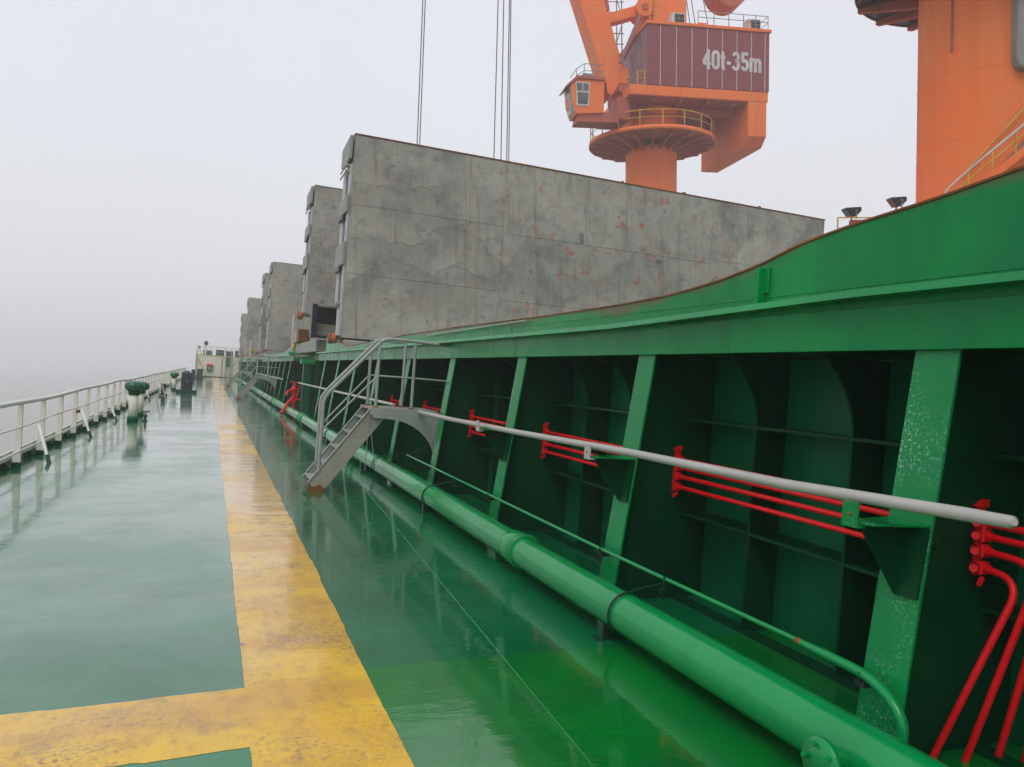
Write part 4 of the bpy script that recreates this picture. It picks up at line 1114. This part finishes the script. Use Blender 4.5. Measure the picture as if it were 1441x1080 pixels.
b = MB(); b.box(-4.3,-3.2,-3.8,-2.2,zz(21.6),zz(23.4)); b.build('cab_arm', M['orange_dark'], cr, bevel=.03)
b = MB(); b.box(-7.25,-6.35,-3.9,-3.1,zz(24.73),zz(25.1)); b.build('cab_cooler', M['steel'], cab_o, bevel=.03)
for zr in (25.75, 25.2): MB().tube([(-5.5,-4.15,zz(zr)),(-7.2,-4.15,zz(zr)),(-7.85,-4.15,zz(zr-.45)),(-7.85,-2.1,zz(zr-.45))], .03, 6).build('cab_rail', M['steel'], cab_o)
for x_, zt in ((-5.6,25.75),(-6.4,25.75),(-7.2,25.75),(-7.85,25.3)): MB().tube([(x_,-4.15,zz(24.6)),(x_,-4.15,zz(zt))], .03, 6).build('cab_rail_post', M['steel'], cab_o)

# ------------------------------------------------------------------ second crane, close by at the right
C2 = (28.07, 21.7, -3.0)
k2 = thing('harbour_crane', C2, 'huge orange crane column with spiral stair at the right edge', 'crane', ship=False, rz=-YAW)
b = MB().lathe([(2.26,0),(2.26,zz(26))], 96); b.build('column', M['orange'], k2)
for zk in (7.4, 9.9, 12.4, 14.9):
    b = MB().lathe([(2.261,zz(zk)),(2.268,zz(zk)+.008),(2.268,zz(zk)+.024),(2.261,zz(zk)+.03)], 96); b.build('column_weld', M['orange'], k2)
b = MB().lathe([(0,zz(16.6)),(4.5,zz(16.6)),(4.55,zz(16.65)),(4.55,zz(16.9)),(0,zz(16.9))], 72); rp2 = b.build('ring_platform', M['navy'], k2)
rb_ = MB(); rb_.prism([(2.2,zz(16.59)),(2.2,zz(16.0)),(2.9,zz(16.1)),(4.6,zz(16.42)),(4.6,zz(16.59))], 'y', -.12, .12)
rib = rb_.build('ring_rib', M['orange_dark'], k2); rib.rotation_euler = (0,0,.12)
for k in range(1, 16):
    c = rib.copy(); COL.objects.link(c); c.parent = k2; c.rotation_euler = (0,0,.12+k*math.pi/8)
b = MB().lathe([(4.56,zz(16.58)),(4.61,zz(16.58)),(4.61,zz(16.95)),(4.56,zz(16.95))], 72); b.build('ring_edge', M['orange_dark'], k2)
railring(rp2, 4.5, zz(16.95), 1.2, M['yellow_rail'], posts=16)
b = MB().lathe([(0,zz(26)),(2.9,zz(26)),(2.9,zz(27)),(0,zz(27))], 48); b.build('slewing_drum', M['orange'], k2)
b = MB(); b.box(-6,8,-4.8,4.8,zz(27.2),zz(28)); b.build('chassis', M['orange'], k2, bevel=.04)
b = MB(); b.box(-3,8,-4.7,4.7,zz(28.01),zz(33)); b.build('machinery_house', M['maroon'], k2)
# weld seam and grey cabinet on the column
b = MB(); b.box(-1.95,-1.90,-1.28,-1.18,zz(13.2),zz(15.4)); b.build('conduit', M['orange_dark'], k2)
b = MB()
b.prism([(-.35,zz(12.5)),(-.25,zz(12.2)),(.0,zz(12.1)),(.9,zz(12.1)),(1.1,zz(12.4)),(1.1,zz(16)),(-.35,zz(16))], 'y', -2.62, -2.1); b.build('grey_cabinet', M['steel'], k2, bevel=.05)
# portal deck
b = MB(); b.box(-7.6,7.6,-5.0,7.6,zz(4.9),zz(5.35)); b.build('portal_deck', M['orange'], k2, bevel=.05)
for sx in (-6.8, 5.6):
    for sy in (-4.6, 6.2):
        b = MB(); b.box(sx,sx+1.2,sy,sy+1.2,0,zz(4.89)); b.build('portal_leg', M['orange'], k2, bevel=.05)
for zr, rr_ in ((6.45,.022),(6.0,.018)): MB().tube([(-7.5,-4.6,zz(zr)),(-3.0,-4.6,zz(zr))], rr_, 6).build('deck_rail', M['yellow_rail'], k2)
for x_ in (-7.5,-6.3,-5.95,-4.6,-3.0): MB().tube([(x_,-4.6,zz(5.35)),(x_,-4.6,zz(6.45))], .025, 6).build('deck_rail_post', M['yellow_rail'], k2)
b = MB(); b.box(-6.45,-5.9,-4.3,-3.9,zz(5.36),zz(6.35)); b.build('junction_box', M['offwhite'], k2, bevel=.02)
# spiral stair
st = MB(); 
def helix(r, z0, z1, a0, a1, n): return [(r*math.cos(R(a0+(a1-a0)*i/n)), r*math.sin(R(a0+(a1-a0)*i/n)), zz(z0+(z1-z0)*i/n)) for i in range(n+1)]
A0, A1, Z0, Z1 = 219, 322, 7.1, 12.0
ns = 26
for i in range(ns):
    a = A0+(A1-A0)*i/ns; z = Z0+(Z1-Z0)*i/ns
    m4 = Matrix.Rotation(R(a), 4, 'Z')
    q = MB(); q.box(2.35,3.15,-.0,.26,zz(z),zz(z)+.05,m4); q.box(2.4,3.1,-.0,.03,zz(z)-.2,zz(z)-.001,m4); q.build('stair_step', M['rust_grey'], k2)
for rr_ in (2.32, 3.2):
    h1 = helix(rr_, Z0-.12, Z1-.12, A0, A1, 40)
    q = MB()
    for i in range(40):
        p_, q_ = Vector(h1[i]), Vector(h1[i+1])
        q.bar(p_, q_, .04, .26, (0,0,1))
    q.build('stair_stringer', M['orange'], k2)
q = MB(); hh = helix(3.2, Z0+.8, Z1+.8, A0, A1, 40); q.tube([(hh[0][0],hh[0][1],zz(Z0))]+hh, .045, 8); q.build('white_stair_rail', M['offwhite'], k2)
q = MB(); q.tube(helix(3.2, Z0+.45, Z1+.45, A0, A1, 40), .03, 6); q.build('stair_mid_rail', M['yellow_rail'], k2)
q = MB(); q.tube(helix(2.45, Z0+1.3, Z1+1.3, A0+4, A1, 40), .035, 6); q.build('inner_stair_rail', M['yellow_rail'], k2)
for i in range(0, 8):
    a = R(A0+(A1-A0)*i/8); z = Z0+(Z1-Z0)*i/8
    MB().tube([(3.2*math.cos(a),3.2*math.sin(a),zz(z)),(3.2*math.cos(a),3.2*math.sin(a),zz(z+.8))], .03, 6).build('stair_rail_post', M['yellow_rail'], k2)

# floodlights on the crane's portal deck
def world_from_k2(x, y, z):
    c_, s_ = math.cos(-YAW), math.sin(-YAW)
    return (C2[0]+c_*x-s_*y, C2[1]+s_*x+c_*y, z)
def flood(x, y, ztop, label):
    t = thing('floodlight', world_from_k2(x, y, 5.35), label, 'floodlight', 'floodlights on the orange platform', ship=False, rz=-YAW)
    H_ = ztop-5.35
    b = MB(); b.tube([(0,0,0),(0,0,H_-.28)], .10, 12); b.build('post', M['orange'], t)
    b = MB(); b.box(-.28,.2,-.10,.10,H_-.349,H_-.22); b.build('cross_arm', M['orange_dark'], t)
    b = MB(); b.prism([(-.50,H_+.17),(.02,H_+.20),(.04,H_+.08),(-.12,H_-.10),(-.30,H_-.12)], 'y', -.16, .16); hd_ = b.build('lamp_housing', M['black'], t, bevel=.02)
    b = MB(); b.prism([(-.51,H_+.16),(-.31,H_-.12),(-.33,H_-.13),(-.54,H_+.15)], 'y', -.14, .14); b.build('lamp_glass', M['glass'], hd_)
    for yo_ in (-.19,.19):
        b = MB(); b.bar((-.16,yo_,H_-.2),(-.16,yo_,H_+.10),.05,.03,(0,1,0)); b.build('yoke_arm', M['steel'], t)
    b = MB(); b.tube([(-.16,-.206,H_+.02),(-.16,-.24,H_+.02)], .04, 8); b.build('yoke_bolt', M['rust'], t)
flood(-6.72, -4.4, 6.62, 'left of the two small floodlights above the green coaming edge')
flood(-5.22, -4.4, 6.96, 'right of the two small floodlights, nearer the big orange column')

# ------------------------------------------------------------------ hoisting wires hanging beyond the big cover
WG = 'hoisting wires above the large hatch cover'
for (xb, zb, xt, zt, lb_) in ((10.22,13.23,10.55,20.65,'leftmost hanging steel wire, left of a close twin'),(10.36,13.24,10.68,20.66,'second hanging wire from the left, close twin of the first'),
                    (14.5,12.82,14.75,21.35,'third hanging wire, alone left of the right-hand bunch'),(14.91,12.86,15.08,21.41,'fourth hanging wire from the left'),
                    (15.25,12.89,15.41,21.46,'fifth hanging wire, left of the close right-hand pair'),(15.37,12.9,15.50,21.47,'rightmost hanging steel wire')):
    k_ = (xt-xb)/(zt-zb)
    o = MB().tube([(xb+k_*(3.0-zb)-xb, 0, 3.0), (xb+k_*(62-zb)-xb, 0, 62)], .028, 6).build('hoisting_wire', M['wire'], loc=(xb, 40, 0))
    tag(o, lb_, 'wire', WG, ship=False)

# ------------------------------------------------------------------ rain mist
b = MB(); b.box(-3800, 3800, -3000, 3900, -8.0, 66)
hz = b.build('haze', M['steel'])
hm = bpy.data.materials.new('haze')
hm.use_nodes = True
hn = hm.node_tree.nodes; hn.clear()
ho = hn.new('ShaderNodeOutputMaterial'); hv = hn.new('ShaderNodeVolumePrincipled')
hv.inputs['Color'].default_value = (.995, .995, 1, 1)
hv.inputs['Density'].default_value = .0018
hv.inputs['Anisotropy'].default_value = .0
hm.node_tree.links.new(hv.outputs['Volume'], ho.inputs['Volume'])
hz.data.materials.clear(); hz.data.materials.append(hm)
hz['kind'] = 'stuff'
